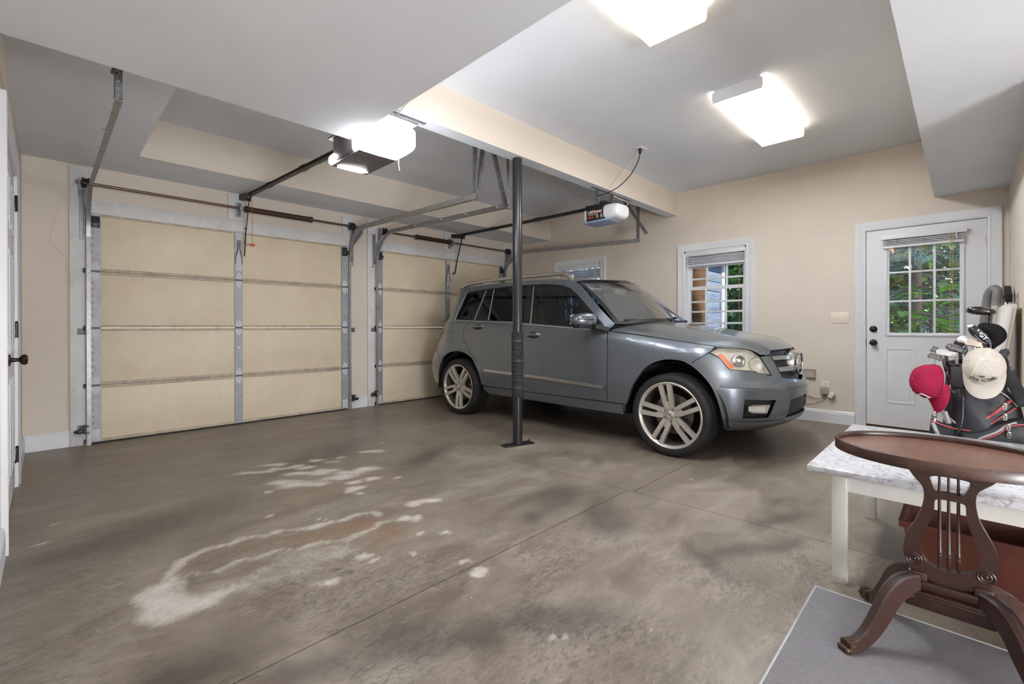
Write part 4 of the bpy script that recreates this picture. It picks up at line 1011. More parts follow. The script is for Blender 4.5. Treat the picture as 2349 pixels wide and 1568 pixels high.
def S(s,z,off=0.):
    s=min(S_MAX,max(S_MIN,s))
    c,l=plan(s);e=.01
    a=plan(max(S_MIN,s-e));b=plan(min(S_MAX,s+e))
    tx,ty=b[0]-a[0],b[1]-a[1];n=hypot(tx,ty) or 1
    nx,ny=-ty/n,tx/n
    i=inset(s,z)-off
    return (c-nx*i,l-ny*i,z)
def inset_poly(P, d):
    A = sum(P[i-1][0]*P[i][1]-P[i][0]*P[i-1][1] for i in range(len(P)))
    sg = 1 if A > 0 else -1; out = []
    for i in range(len(P)):
        p0, p1, p2 = Vector(P[i-1]), Vector(P[i]), Vector(P[(i+1) % len(P)])
        e0 = (p1-p0).normalized(); e1 = (p2-p1).normalized()
        n0 = Vector((-e0.y, e0.x))*sg; n1 = Vector((-e1.y, e1.x))*sg
        m = n0+n1
        if m.length < 1e-4: m = n0
        m.normalize(); k = d/max(.35, m.dot(n0)); out.append((p1.x+m.x*k, p1.y+m.y*k))
    return out
def chaikin(P, n=1, closed=True):
    for _ in range(n):
        Q = []
        for i in range(len(P)):
            a, b = P[i], P[(i+1) % len(P)]
            Q += [(a[0]*.75+b[0]*.25, a[1]*.75+b[1]*.25), (a[0]*.25+b[0]*.75, a[1]*.25+b[1]*.75)]
        P = Q
    return P
def panel_faces(poly, holes, fn, thick, dz=.035):
    """flat outline in (s,z) cut into small faces, mapped on the body surface and given thickness inward"""
    loops = [list(poly)]+[list(h) for h in holes]
    flat = [p for L in loops for p in L]
    bm = bmesh.new(); V = [bm.verts.new((a, b, 0)) for a, b in flat]
    for t in tessellate_polygon([[Vector((a, b, 0)) for a, b in L] for L in loops]):
        try: bm.faces.new([V[i] for i in t])
        except ValueError: pass
    s0, s1 = min(p[0] for p in flat), max(p[0] for p in flat); z0, z1 = min(p[1] for p in flat), max(p[1] for p in flat)
    cuts = []; s = s0
    while s < s1:
        s += .03 if (s < -.18 or s > 2.92) else .08
        cuts.append(((s, 0, 0), (1, 0, 0)))
    z = math.ceil(z0/dz)*dz
    while z < z1: cuts.append(((0, z, 0), (0, 1, 0))); z += dz
    for co, no in cuts:
        bmesh.ops.bisect_plane(bm, geom=bm.verts[:]+bm.edges[:]+bm.faces[:], plane_co=co, plane_no=no, dist=1e-5)
    bm.verts.index_update()
    P2 = [(v.co.x, v.co.y) for v in bm.verts]
    n = len(P2)
    vs = [fn(a, b, 0.0) for a, b in P2]+[fn(a, b, -thick) for a, b in P2]
    fs = []
    for f in bm.faces:
        i = [v.index for v in f.verts]; fs.append(i); fs.append([k+n for k in reversed(i)])
    for e_ in bm.edges:
        if len(e_.link_faces) == 1:
            a, b = e_.verts[0].index, e_.verts[1].index; fs.append([a, b, b+n, a+n])
    bm.free(); return vs, fs
def panel(name, poly, mat, holes=(), off=0.0, thick=.006, gap=.0022, merge=False, parent=None, smooth=40, far=True, fn=None, label=None):
    if gap:
        q = inset_poly(poly, gap)
        poly = [(a[0], b[1]) if merge and (abs(a[0]-S_MIN) < 1e-6 or abs(a[0]-S_MAX) < 1e-6) else b for a, b in zip(poly, q)]
    fn = fn or (lambda s, z, o: S(s, z, off+o))
    vs, fs = panel_faces(poly, holes, fn, thick)
    res = []
    if merge:
        g = G(); g.faces(vs, fs); g.faces([(-x, y, z) for x, y, z in vs], [f[::-1] for f in fs])
        return [obj(name, g, mat, parent or CAR, smooth, local=True, weld=.0004, label=label)]
    for k in range(2 if far else 1):
        g = G()
        g.faces(vs if k == 0 else [(-x, y, z) for x, y, z in vs], fs if k == 0 else [f[::-1] for f in fs])
        res.append(obj(name, g, mat, (parent[k] if isinstance(parent, list) else parent) or CAR, smooth, local=True, label=label))
    return res
def part(name, g, mat, smooth=35, parent=None, label=None): return obj(name, g, mat, parent or CAR, smooth, local=True, label=label)
def both(name, build, mat, smooth=35, parent=None):
    r = []
    for k in (1, -1):
        g = build()
        if k < 0: g.xform(Matrix.Scale(-1, 4, (1, 0, 0)))
        r.append(part(name, g, mat, smooth, parent[len(r)] if isinstance(parent, list) else parent))
    return r
ARF = [(-.155, .787), (-.089, .81), (.037, .811), (.136, .78), (.226, .722), (.332, .575), (.399, .414), (.42, .388)]
ARF_FRONT = [(-.44, .275), (-.416, .362), (-.383, .497), (-.339, .611), (-.275, .694), (-.21, .755)]
ARR = [(2.30, .392), (2.327, .41), (2.362, .551), (2.453, .684), (2.50, .722)]
ARR2 = [(2.50, .722), (2.594, .763), (2.74, .79), (2.891, .768), (3.034, .705), (3.105, .60)]
HL = [(-.313, .879), (-.387, .919), (-.548, .915), (-.691, .905), (-.787, .847), (-.883, .695), (-.732, .715), (-.698, .73), (-.476, .747), (-.395, .841)]
FOG = [(-.575, .521), (-.891, .501), (-.809, .364), (-.563, .371)]
SHUT = [(.612, 1.046), (.306, 1.012), (-.028, .968), (-.365, .924)]
panel('front_fender', [(.610, .388), (.600, .62), (.594, .86), (.612, 1.046)]+SHUT[1:]+[(-.313, .879), (-.2, .803)]+ARF, M['paint'])
panel('front_door', [(.612, .388), (1.33, .386), (1.687, .386), (1.659, .682), (1.66, .9), (1.695, 1.120), (1.07, 1.078), (.834, 1.066), (.618, 1.048), (.596, .86), (.602, .62)], M['paint'])
panel('rear_door', [(1.687, .386)]+ARR+[(2.523, .805), (2.634, .927), (2.65, 1.038), (2.556, 1.158), (1.88, 1.136), (1.695, 1.120), (1.66, .9), (1.659, .682)], M['paint'])
FUEL = chaikin([(3.05, 1.025), (2.815, 1.03), (2.84, .895), (3.03, .90)], 2)
TAIL = [(3.31, 1.058), (3.52, 1.055), (3.82, 1.02), (3.82, .80), (3.47, .772), (3.40, .86), (3.345, .98)]
DLO = [(2.85, 1.168), (2.855, 1.256), (2.779, 1.522), (2.735, 1.535), (2.449, 1.551), (2.003, 1.563), (1.748, 1.561), (1.489, 1.553), (1.275, 1.528), (1.158, 1.489), (1.062, 1.424), (.957, 1.34), (.845, 1.247), (.739, 1.157), (.628, 1.052), (.834, 1.066), (1.07, 1.078), (1.695, 1.120), (1.88, 1.136), (2.556, 1.158)]
panel('quarter_panel', ARR2+[(3.22, .74), (3.42, .775), (3.395, .86), (3.34, .98), (3.305, 1.062), (3.50, 1.06), (3.46, 1.25), (3.36, 1.42), (3.24, 1.55), (3.0, 1.582), (2.737, 1.597), (2.735, 1.537), (2.781, 1.524), (2.857, 1.256), (2.853, 1.166), (2.558, 1.156), (2.652, 1.038), (2.636, .927), (2.525, .805)], M['paint'], holes=[FUEL])
fd = panel('fuel_door', inset_poly(FUEL, .003), M['paint'], gap=0, off=.0005, far=False)
panel('roof_side', [p for p in DLO[3:15]]+[(.575, 1.112), (.714, 1.232), (.872, 1.372), (1.027, 1.510), (1.10, 1.556), (1.324, 1.590), (1.761, 1.608), (2.379, 1.607), (2.737, 1.599)], M['paint'], gap=.0008)
G1 = [(2.836, 1.189), (2.776, 1.507), (2.455, 1.533), (2.545, 1.176)]
G2 = [(2.483, 1.174), (2.412, 1.534), (2.303, 1.54), (2.266, 1.166)]
G3 = [(2.24, 1.165), (2.272, 1.541), (1.99, 1.553), (1.76, 1.548), (1.70, 1.138)]
G4 = [(1.567, 1.126), (1.645, 1.538), (1.482, 1.536), (1.29, 1.512), (1.178, 1.474), (.97, 1.325), (.73, 1.120), (.73, 1.082), (1.078, 1.095)]
panel('window_frame', DLO, M['carblack'], [G1, G2, G3, G4], off=-.004, thick=.012, gap=.001)
for gq, m in ((G1, 'tint'), (G2, 'tint'), (G3, 'tint'), (G4, 'tintl')): panel('side_window', gq, M[m], off=-.008, thick=.004, gap=-.002)
# chrome strips
def strip(name, P, h, off, mat, th=.006): panel(name, [(s, z) for s, z in P]+[(s, z+h) for s, z in reversed(P)], mat, off=off, thick=th, gap=0)
strip('belt_trim', [(2.853, 1.160), (2.556, 1.150), (1.88, 1.128), (1.70, 1.113), (1.07, 1.070), (.66, 1.046)], .016, .006, M['satin'])
panel('window_trim', [(2.858, 1.17), (2.862, 1.256), (2.786, 1.526), (2.778, 1.522), (2.852, 1.254), (2.847, 1.17)], M['satin'], off=.004, thick=.008, gap=0)
panel('window_trim', [(2.498, 1.175), (2.425, 1.536), (2.417, 1.534), (2.486, 1.174)], M['satin'], off=.002, thick=.008, gap=0)
panel('window_trim', [(2.258, 1.165), (2.293, 1.54), (2.285, 1.541), (2.246, 1.165)], M['satin'], off=.002, thick=.008, gap=0)
panel('window_trim', [(1.589, 1.115), (1.667, 1.54), (1.659, 1.54), (1.576, 1.114)], M['satin'], off=.002, thick=.008, gap=0)
panel('door_moulding', [(2.265, .592), (1.323, .568), (.628, .538), (.652, .508), (1.325, .538), (2.25, .566)], M['satin'], off=.012, thick=.014, gap=0)
panel('sill', [(2.305, .384), (.425, .382), (.45, .285), (1.36, .292), (2.24, .300), (2.315, .36)], M['paint'], off=-.004, thick=.02)
# backing behind the gaps, arch liners
panel('inner_body', [(.60, .33), (.42, .40), (.33, .60), (.136, .80), (-.089, .83), (-.2, .81), (-.30, .87), (.5, 1.02), (1.7, 1.10), (2.8, 1.13), (3.3, 1.04), (3.4, .80), (3.15, .66), (3.03, .73), (2.74, .81), (2.45, .70), (2.33, .55), (2.30, .33)], M['under'], off=-.02, thick=.004, gap=0)
def lip(C, w=.028):
    L = [(s, z) for s, z in C]
    c = (sum(s for s, z in L)/len(L), .36)
    O = [(s+(s-c[0])*w/max(.05, hypot(s-c[0], z-c[1])), z+(z-c[1])*w/max(.05, hypot(s-c[0], z-c[1]))) for s, z in L]
    panel('arch_lip', L+O[::-1], M['paint'], off=.007, thick=.03, gap=0)
lip(catmull(ARF_FRONT[1:]+ARF, 3)); lip(catmull(ARR[1:]+ARR2[1:]+[(3.16, .47), (3.19, .37)], 3))
def liner(l0, r):
    def b():
        g = G(); A = [(-.88, r), (-.55, r+.01)]
        rings = [[(c, l0+q*cos(t*pi/24-.12*0), .345+q*sin(t*pi/24)) for t in range(-1, 26)] for c, q in A]
        V = [[g.bm.verts.new(p) for p in rg] for rg in rings]
        for i in range(len(V[0])-1): g.bm.faces.new((V[0][i], V[0][i+1], V[1][i+1], V[1][i]))
        c_ = g.bm.verts.new((-.55, l0, .345))
        for i in range(len(V[1])-1): g.bm.faces.new((V[1][i], V[1][i+1], c_))
        return g
    both('wheel_arch_liner', b, M['under'], 60)
liner(0, .445); liner(2.74, .425)
# front bumper
BUMP = [(-.2, .803), (-.313, .876), (-.395, .839), (-.476, .745), (-.698, .728), (-.732, .713), (-.887, .692), (-.795, .845), (-.935, .847), (-.946, .819), (-1.022, .677), (-1.065, .660), (S_MIN, .632), (S_MIN, .505), (-1.09, .487), (-1.05, .345), (S_MIN, .352), (S_MIN, .322), (-1.08, .318), (-1.09, .258), (-.625, .262), (-.461, .262)]+ARF_FRONT
panel('front_bumper', BUMP, M['paint'], [FOG], merge=True, thick=.012, gap=.0015)
panel('bumper_crease', [(-.40, .628), (-.70, .612), (-.95, .577), (-.95, .572), (-.70, .604), (-.40, .618)], M['paint'], off=.009, thick=.012, gap=0)
panel('fog_recess', FOG, M['mesh'], off=-.035, thick=.004, gap=-.01)
panel('fog_lamp', [(-.59, .478), (-.825, .466), (-.79, .40), (-.59, .412)], M['chrome'], [[(-.615, .465), (-.785, .456), (-.765, .412), (-.615, .423)]], off=-.008, thick=.02, gap=0)
panel('fog_lamp_lens', [(-.615, .465), (-.785, .456), (-.765, .412), (-.615, .423)], M['hlback'], off=-.016, thick=.006, gap=0)
panel('lower_grille', [(S_MIN, .515), (-1.08, .497), (-1.04, .335), (S_MIN, .340)], M['mesh'], off=-.025, thick=.004, gap=0, merge=True)
panel('skid_plate', [(-1.05, .325), (S_MIN, .330), (S_MIN, .268), (-1.10, .254)], M['satin'], off=.004, thick=.01, merge=True, gap=0)
panel('plate_step', [(-1.05, .60), (S_MIN, .60), (S_MIN, .575), (-1.05, .575)], M['paint'], off=.012, thick=.014, merge=True, gap=0)
panel('bumper_lip', [(-.455, .348), (-.60, .338), (-1.05, .326), (-1.09, .256), (-.625, .260), (-.461, .260)], M['paint'], off=.016, thick=.02, gap=0)
strip('hood_seam', [(.60, 1.046), (.306, 1.013), (-.028, .969), (-.365, .925)], .0045, .002, M['under'])
# headlamps
hb = panel('headlight_housing', HL, M['hlback'], off=-.045, thick=.004, gap=-.006)
hl = panel('headlight_lens', HL, M['hllens'], off=.001, thick=.004, gap=.002, parent=hb)
panel('headlight_rim', HL, M['carblack'], [inset_poly(HL, .005)], off=-.001, thick=.006, gap=.001, parent=hb)
panel('headlight_wall', inset_poly(HL, .004), M['hlback'], [inset_poly(HL, .007)], off=-.006, thick=.045, gap=0, parent=hb)
panel('turn_signal', [(-.385, .862), (-.42, .872), (-.53, .765), (-.50, .752), (-.465, .752)], M['amber'], off=-.012, thick=.02, gap=0, parent=hb)
def proj():
    g = G(); c = Vector(S(-.585, .808, -.03)); d = (Vector(S(-.585, .808, .05))-c).normalized()
    g.lathe([(.052, -.005), (.054, .01), (.044, .014), (.042, .004), (.036, .004), (.030, .016), (.018, .024), (.001, .027)], c, d, 24); return g
both('projector', proj, M['chrome'], 40, hb)
def proj2():
    g = G(); c = Vector(S(-.75, .775, -.035)); d = (Vector(S(-.75, .775, .05))-c).normalized()
    g.lathe([(.055, .0), (.058, .02), (.05, .02), (.03, .005), (.001, .0)], c, d, 24); return g
both('reflector', proj2, M['hlback'], 40, hb)
# grille
GR = [(-.939, .888), (S_MIN, .900), (S_MIN, .632), (-1.063, .662), (-1.019, .679), (-.943, .819)]
panel('grille', GR, M['mesh'], off=-.045, thick=.004, gap=-.01, merge=True)
panel('grille_slat', [(-.945, .842), (S_MIN, .842), (S_MIN, .812), (-.955, .812)], M['satin'], off=.004, thick=.03, merge=True, gap=0)
panel('grille_slat', [(-.985, .752), (S_MIN, .752), (S_MIN, .718), (-1.003, .718)], M['satin'], off=.004, thick=.03, merge=True, gap=0)
zs_ = .772; c0 = Vector(S(S_MIN, zs_)); yf = c0.y-.012
g = G(); g.lathe([(.001, .0), (.088, .0), (.100, .012), (.108, .05), (.118, .085)], (0, yf+.012, zs_), (0, 1, 0), 32); hub = part('emblem_mount', g, M['satin'], 40)
g = G(); g.tube([(.094*cos(t*pi/20), yf-.004, zs_+.094*sin(t*pi/20)) for t in range(40)], .0095, 10, True)
for k in range(3):
    a = pi/2+k*2*pi/3; d = Vector((cos(a), 0, sin(a))); q = Vector((-sin(a), 0, cos(a)))
    o_ = Vector((0, yf, zs_)); f = Vector((0, -.016, 0))
    g.faces([o_+q*.022-d*.012, o_-q*.022-d*.012, o_+d*.09, o_+f, o_+f*.3+d*.09], [(0, 3, 4, 2), (1, 2, 4, 3), (0, 2, 1), (0, 1, 3)])
part('star_emblem', g, M['chrome'], 30, hub)
g = G(); g.lathe([(.001, -.002), (.086, -.002), (.086, .002), (.001, .002)], (0, yf+.009, zs_), (0, 1, 0), 32); part('emblem_field', g, M['carmatte'], 30, hub)
# hood
fr = [(-.387, .922), (-.46, .920), (-.548, .917), (-.691, .907), (-.75, .885), (-.80, .858), (-.93, .856), (-.95, .890), (-1.1, .895), (S_MIN, .902)]
FRP = []
for (a, za), (b, zb) in zip(fr, fr[1:]):
    for k in range(6): FRP.append(S(a+(b-a)*k/6, za+(zb-za)*k/6))
FRP.append(S(*fr[-1])); FRc = sorted((p[0], p[1], p[2]) for p in FRP)
lf = [(c, l) for c, l, z in FRc]; zf = [(c, z) for c, l, z in FRc]
def hood_pt(f, v):
    s_ = .60+(-.40-.60)*v; zs0 = lerp(-s_, [(-.612, 1.048), (-.306, 1.014), (.028, .970), (.365, .926), (.40, .922)])
    ce = S(s_, zs0)[0]; c = ce*(1-f)
    k = 1-(c/ce)**2
    l0 = .60-.25*k**.8; l1 = lerp(max(c, lf[0][0]), lf); l = l0+(l1-l0)*v
    z = zs0+(.092-.045*v)*max(0, k)**.62+.010*math.exp(-((abs(c)-.46)/.07)**2)*min(1, v*4)*(1-v)
    t = max(0, (v-.80)/.20); t = t*t*(3-2*t) if v < 1 else 1
    if v > .8: z = z+(lerp(max(c, zf[0][0]), zf)-z)*max(0, (v-.8)/.2)**2.2
    return (c, l, z)
g = G(); fsv = [i/26 for i in range(27)]; vv = [i/34 for i in range(35)]
g.grid(lambda f, v: Vector(hood_pt(f, v)), fsv, vv); h2 = G(); h2.grid(lambda f, v: Vector((-hood_pt(f, v)[0],)+hood_pt(f, v)[1:]), fsv, vv); g.add(h2)
part_hood = obj('hood', g, M['paint'], CAR, 40, local=True, weld=.0005)
g = G(); g.lathe([(.008, 0), (.010, .003), (.002, .006)], (0, -.60, hood_pt(1, .86)[2]), (0, 0, 1), 12); part('hood_badge', g, M['chrome'])
# cowl, windscreen, roof
def cowl(f, v):
    c = -.80*(1-f); k = 1-(c/.80)**2; a = Vector((c, .585-.25*k**.8, 1.030+.088*max(0, k)**.62)); b = Vector((c, .66-.24*k, 1.085+.055*k)); return a+(b-a)*v
def sym(fn, us, vs):
    g = G(); g.grid(fn, us, vs); h = G(); h.grid(lambda u, v: Vector((-fn(u, v).x, fn(u, v).y, fn(u, v).z)), us, vs); return g.add(h)
ff = [i/14 for i in range(15)]
obj('cowl', sym(cowl, ff, [0, .5, 1]), M['carmatte'], CAR, 50, local=True, weld=.0005)
def ws(f, v, off=0.0):
    cb, ct = -.785, -.672; c = (cb+(ct-cb)*v)*(1-f); k = 1-(1-f)**2
    bot = Vector((c, .575-.245*k, 1.108+.037*k)); top = Vector((c, 1.075-.115*k, 1.552+.046*k))
    p = bot+(top-bot)*v; n = Vector((0, -.66, .75)); return Vector((c, p.y, p.z))+n*(.03*sin(pi*v)*(.4+.6*k)+off)
obj('windscreen', sym(ws, ff, [i/10 for i in range(11)]), M['wsglass'], CAR, 60, local=True, weld=.0005)
g = sym(lambda f, v: ws(f*.055, v, .002), ff[::7], [i/10 for i in range(11)]); g.add(sym(lambda f, v: ws(f, .95+v*.05, .002), ff, [0, 1])); g.add(sym(lambda f, v: ws(f, v*.05, .002), ff, [0, 1]))
obj('windscreen_border', g, M['carblack'], CAR, 60, local=True, weld=.0004)
RE = [(1.09, 1.553), (1.324, 1.589), (1.761, 1.607), (2.379, 1.606), (2.737, 1.598), (3.0, 1.583), (3.14, 1.566)]
def roof(f, v):
    s_ = 1.09+(3.14-1.09)*v; zz = lerp(s_, RE); e_ = Vector(S(s_, zz)); c = e_.x*(1-f); k = 1-(1-f)**2
    l = s_-(.105*k)*(1-v)**3; return Vector((c, l, zz+.046*max(0, k)**.7-.012*v*k))
obj('roof', sym(roof, [i/18 for i in range(19)], [i/30 for i in range(31)]), M['paint'], CAR, 60, local=True, weld=.0005)
g = sym(lambda f, v: roof(f, v*.9+.02)+Vector((0, 0, -.03)), [i/8 for i in range(9)], [i/10 for i in range(11)]); obj('headliner', g, M['headliner'], CAR, 60, local=True, weld=.0005)
def rail():
    g = G(); P = [(2.93, 1.588), (2.86, 1.622), (2.74, 1.642), (2.4, 1.657), (1.95, 1.663), (1.5, 1.660), (1.30, 1.655), (1.22, 1.628), (1.16, 1.568)]
    Q = [(S(s_, min(lerp(s_, RE), 1.60))[0]+.035, s_, z) for s_, z in catmull(P, 4)]
    g.sweep(Q, chaikin([(-.020, -.023), (.020, -.023), (.022, .020), (-.022, .020)], 1)); 
    for s_ in (2.45, 1.24): x = S(s_, 1.60)[0]+.035; z = lerp(s_, RE); g.box(x-.013, x+.013, s_-.075, s_+.075, z-.01, lerp(-s_, sorted((-a, b) for a, b in P)), .004)
    return g
both('roof_rail', rail, M['satin'], 40)
# rear end
panel('tail_lamp', TAIL, M['redlens'], off=.004, thick=.02, gap=.003)
panel('tail_lamp_band', [(3.37, .945), (3.82, .93), (3.82, .88), (3.42, .885)], M['whitelens'], off=.0065, thick=.008, gap=0)
panel('tailgate', [(3.50, 1.062), (3.82, 1.06), (3.82, .80), (3.48, .772), (S_MAX, .70), (S_MAX, 1.10)], M['paint'], off=-.012, thick=.006, merge=True, gap=0)
panel('rear_window', [(3.50, 1.075), (S_MAX, 1.10), (S_MAX, 1.53), (3.34, 1.52), (3.42, 1.35)], M['tint'], off=-.006, thick=.006, merge=True, gap=0)
panel('rear_bumper', [(3.105, .60), (3.22, .738), (3.42, .772), (S_MAX, .69), (S_MAX, .36), (3.30, .33), (3.20, .345), (3.19, .40), (3.16, .49)], M['paint'], merge=True, thick=.012)
panel('rear_reflector', [(3.46, .52), (3.62, .52), (3.62, .46), (3.47, .46)], M['redlens'], off=.004, thick=.008, gap=0)
g = G(); g.box(-.72, .72, -.36, 3.2, .27, .40, .03); g.box(-.52, .52, -.60, .0, .27, .40, .03); part('underbody', g, M['under'])
g = G(); g.box(-.54, .54, -.6, 3.3, .38, .62, .05); part('floor_pan', g, M['under'])
# wheels
def tire_geo():
    g = G(); n = 96; prof0 = [(-.118, .272), (-.1235, .285), (-.126, .305), (-.122, .325), (-.112, .338), (-.098, .3445), (-.080, .347), (-.052, .348), (-.050, .341), (-.042, .341), (-.040, .348), (-.004, .349), (-.002, .342), (.002, .342), (.004, .349), (.040, .348), (.042, .341), (.050, .341), (.052, .348), (.080, .347), (.098, .3445), (.112, .338), (.122, .325), (.126, .305), (.1235, .285), (.118, .272)]
    rings = []
    for i in range(n):
        ring = []
        for x, r in prof0:
            sh = abs(x) > .053 and r > .335
            rr = r-(.006 if (sh and i % 3 == 0) else 0)
            a = 2*pi*(i+(.8*(x/.1) if r > .335 else 0))/n
            ring.append(Vector((x, rr*cos(a), rr*sin(a))))
        rings.append(ring)
    V = [[g.bm.verts.new(p) for p in r] for r in rings]
    for i in range(n):
        a, b = V[i], V[(i+1) % n]
        for k in range(len(a)-1): g.bm.faces.new((a[k], a[k+1], b[k+1], b[k]))
    return g
def rim_geo(rot):
    g = G()
    g.lathe([(.252, -.10), (.262, -.118), (.272, -.124), (.279, -.120), (.280, -.112), (.262, -.108), (.256, -.098)], (0, 0, 0), (1, 0, 0), 48, False)
    for k in range(5):
        a = rot+k*2*pi/5; d = Vector((0, cos(a), sin(a))); q = Vector((0, -sin(a), cos(a)))
        for s in (-1, 1):
            # each arm of the double spoke: hub side narrow, rim side wide apart
            i0, i1, o0, o1 = .030, .058, .034, .062
            pts = [(d*.055+q*s*.006, d*.050+q*s*.040), (d*.105+q*s*.010, d*.100+q*s*.047), (d*.17+q*s*.014, d*.17+q*s*.051), (d*.264+q*s*.019, d*.262+q*s*.059)]
            xs_ = [(-.100, -.070), (-.108, -.074), (-.116, -.078), (-.118, -.085)]
            rings = []
            for (A, B), (xf, xb) in zip(pts, xs_):
                m = (A+B)/2
                rings.append([A+Vector((xf+.004, 0, 0)), A*.85+m*.15+Vector((xf, 0, 0)), B*.85+m*.15+Vector((xf, 0, 0)), B+Vector((xf+.006, 0, 0)), B+Vector((xb, 0, 0)), A+Vector((xb, 0, 0))])
            g.ring_loft(rings)
        g.faces([d*.055+q*.014+Vector((-.098, 0, 0)), d*.055-q*.014+Vector((-.098, 0, 0)), d*.115-q*.016+Vector((-.100, 0, 0)), d*.115+q*.016+Vector((-.100, 0, 0))], [(0, 1, 2, 3)])
    g.lathe([(.001, -.094), (.040, -.096), (.068, -.092), (.072, -.07), (.07, -.04)], (0, 0, 0), (1, 0, 0), 30)
    return g
def wheel(c, l, z, rot):
    sg = 1 if c < 0 else -1
    Mx = Matrix.Translation((c, l, z)) @ Matrix.Diagonal((sg, 1, 1, 1))
    t = part('tire', tire_geo().xform(Mx), M['tire'], 40)
    part('rim', rim_geo(rot).xform(Mx), M['rimsilver'], 40, t)
    part('rim_barrel', G().lathe([(.2555, -.100), (.250, -.06), (.235, .10)], (0, 0, 0), (1, 0, 0), 48, False).xform(Mx), M['barrel'], 40, t)
    part('brake_disc', G().lathe([(.07, -.02), (.168, -.02), (.168, .0), (.07, .0)], (0, 0, 0), (1, 0, 0), 36).xform(Mx), M['disc'], 40, t)
    part('rim_back', G().lathe([(.001, .03), (.245, .03), (.245, .04), (.001, .04)], (0, 0, 0), (1, 0, 0), 36).xform(Mx), M['under'], 40, t)
    part('hub_cap', G().lathe([(.001, -.104), (.030, -.104), (.034, -.101), (.034, -.09)], (0, 0, 0), (1, 0, 0), 24).xform(Mx), M['satin'], 40, t)
    g = G(); g.tube([(-.105, .022*cos(q*pi/10), .022*sin(q*pi/10)) for q in range(20)], .0018, 6, True)
    for k in range(3): a = rot+pi+k*2*pi/3; g.sweep([(-.105, 0, 0), (-.105, .022*cos(a), .022*sin(a))], [(-.002, -.001), (.002, -.001), (.002, .001), (-.002, .001)], (1, 0, 0))
    part('star_emblem', g.xform(Mx), M['chrome'], 40, t)
    for k in range(5):
        a = rot+pi/5+k*2*pi/5; part('lug_nut', G().lathe([(.012, -.086), (.012, -.100), (.008, -.103), (.001, -.103)], (0, .055*cos(a), .055*sin(a)), (1, 0, 0), 6).xform(Mx), M['strap'], 30, t)
ROT = radians(100)
wheel(-.79, 0, .3455, radians(80)); wheel(-.79, 2.74, .342, radians(-90)); wheel(.79, 0, .3455, 1.2); wheel(.79, 2.74, .342, .7)
# handles
def handle(s0, s1, z):
    def b():
        g = G(); P = [Vector(S(s0+(s1-s0)*k/8, z+(.006 if 0 < k < 8 else 0), .004+.030*sin(pi*k/8)**.5)) for k in range(9)]
        g.sweep(P, chaikin([(-.006, -.015), (.007, -.015), (.007, .015), (-.006, .015)], 1), (0, 0, 1)); return g
    return b
for s0, s1, z in ((2.49, 2.29, 1.087), (1.61, 1.41, .999)):
    both('door_handle', handle(s0, s1, z), M['paint'], 40)
    m = (s0+s1)/2; panel('handle_cup', [(m+.085*cos(t*pi/10), z-.002+.034*sin(t*pi/10)) for t in range(20)], M['carblack'], off=.0012, thick=.003, gap=0)
# mirrors
def superq(c, r, e=.55, n=20, m=12):
    g = G(); rings = []
    sg = lambda v, p: abs(v)**p*(1 if v >= 0 else -1)
    for j in range(m+1):
        b = -pi/2+pi*j/m
        rings.append([Vector((c[0]+r[0]*sg(cos(b), e)*sg(cos(2*pi*i/n), e), c[1]+r[1]*sg(cos(b), e)*sg(sin(2*pi*i/n), e), c[2]+r[2]*sg(sin(b), e))) for i in range(n)])
    return g.ring_loft(rings)
MC = Vector((-1.005, .785, 1.152)); MR = Matrix.Translation(MC) @ Matrix.Rotation(radians(-16), 4, 'Z') @ Matrix.Translation(-MC)
def mir():
    g = superq(MC, (.122, .075, .066), .62)
    for v in g.bm.verts:
        t = (v.co.x-MC.x)/.122; v.co.z += -.018*max(0, -t)*(1 if v.co.z > MC.z else -.6); v.co.y += .03*max(0, -t)
    return g.xform(MR)
mm = both('mirror', mir, M['paint'], 50)
def mbase():
    g = G(); g.box(MC.x-.09, MC.x+.15, MC.y-.05, MC.y+.06, 1.072, 1.10, .012); g.sweep([(-.80, .70, 1.06), (-.88, .715, 1.082), (-.93, .73, 1.09)], [(-.05, -.02), (.05, -.02), (.04, .02), (-.04, .02)]); return g.xform(MR)
both('mirror_foot', mbase, M['carmatte'], 40, mm)
def mled():
    g = G(); P = [MC+Vector((-.112+.17*k/8, -.078+.028*(1-k/8)**2, .004)) for k in range(9)]; g.sweep(P, [(-.004, -.004), (.004, -.004), (.004, .004), (-.004, .004)])
    P = [p+Vector((0, 0, .024)) for p in P[:6]]; g.sweep(P, [(-.004, -.002), (.004, -.002), (.004, .002), (-.004, .002)]); return g.xform(MR)
both('mirror_light', mled, M['carmatte'], 40, mm)
both('mirror_glass', lambda: G().box(MC.x-.10, MC.x+.10, MC.y+.070, MC.y+.078, MC.z-.05, MC.z+.05, .01).xform(MR), M['chrome'], 40, mm)
# wipers
g = G()
for x0, x1 in ((-.10, -.70), (.55, -.02)):
    g.sweep([Vector(ws(1-abs(x0)/.79, .02, .012)) if x0 < 0 else Vector((x0,)+tuple(ws(1-abs(x0)/.79, .02, .012))[1:]), Vector(ws(1-abs(x1)/.79, .05, .014))], [(-.006, -.006), (.006, -.006), (.006, .006), (-.006, .006)])
part('wiper', g, M['carmatte'])
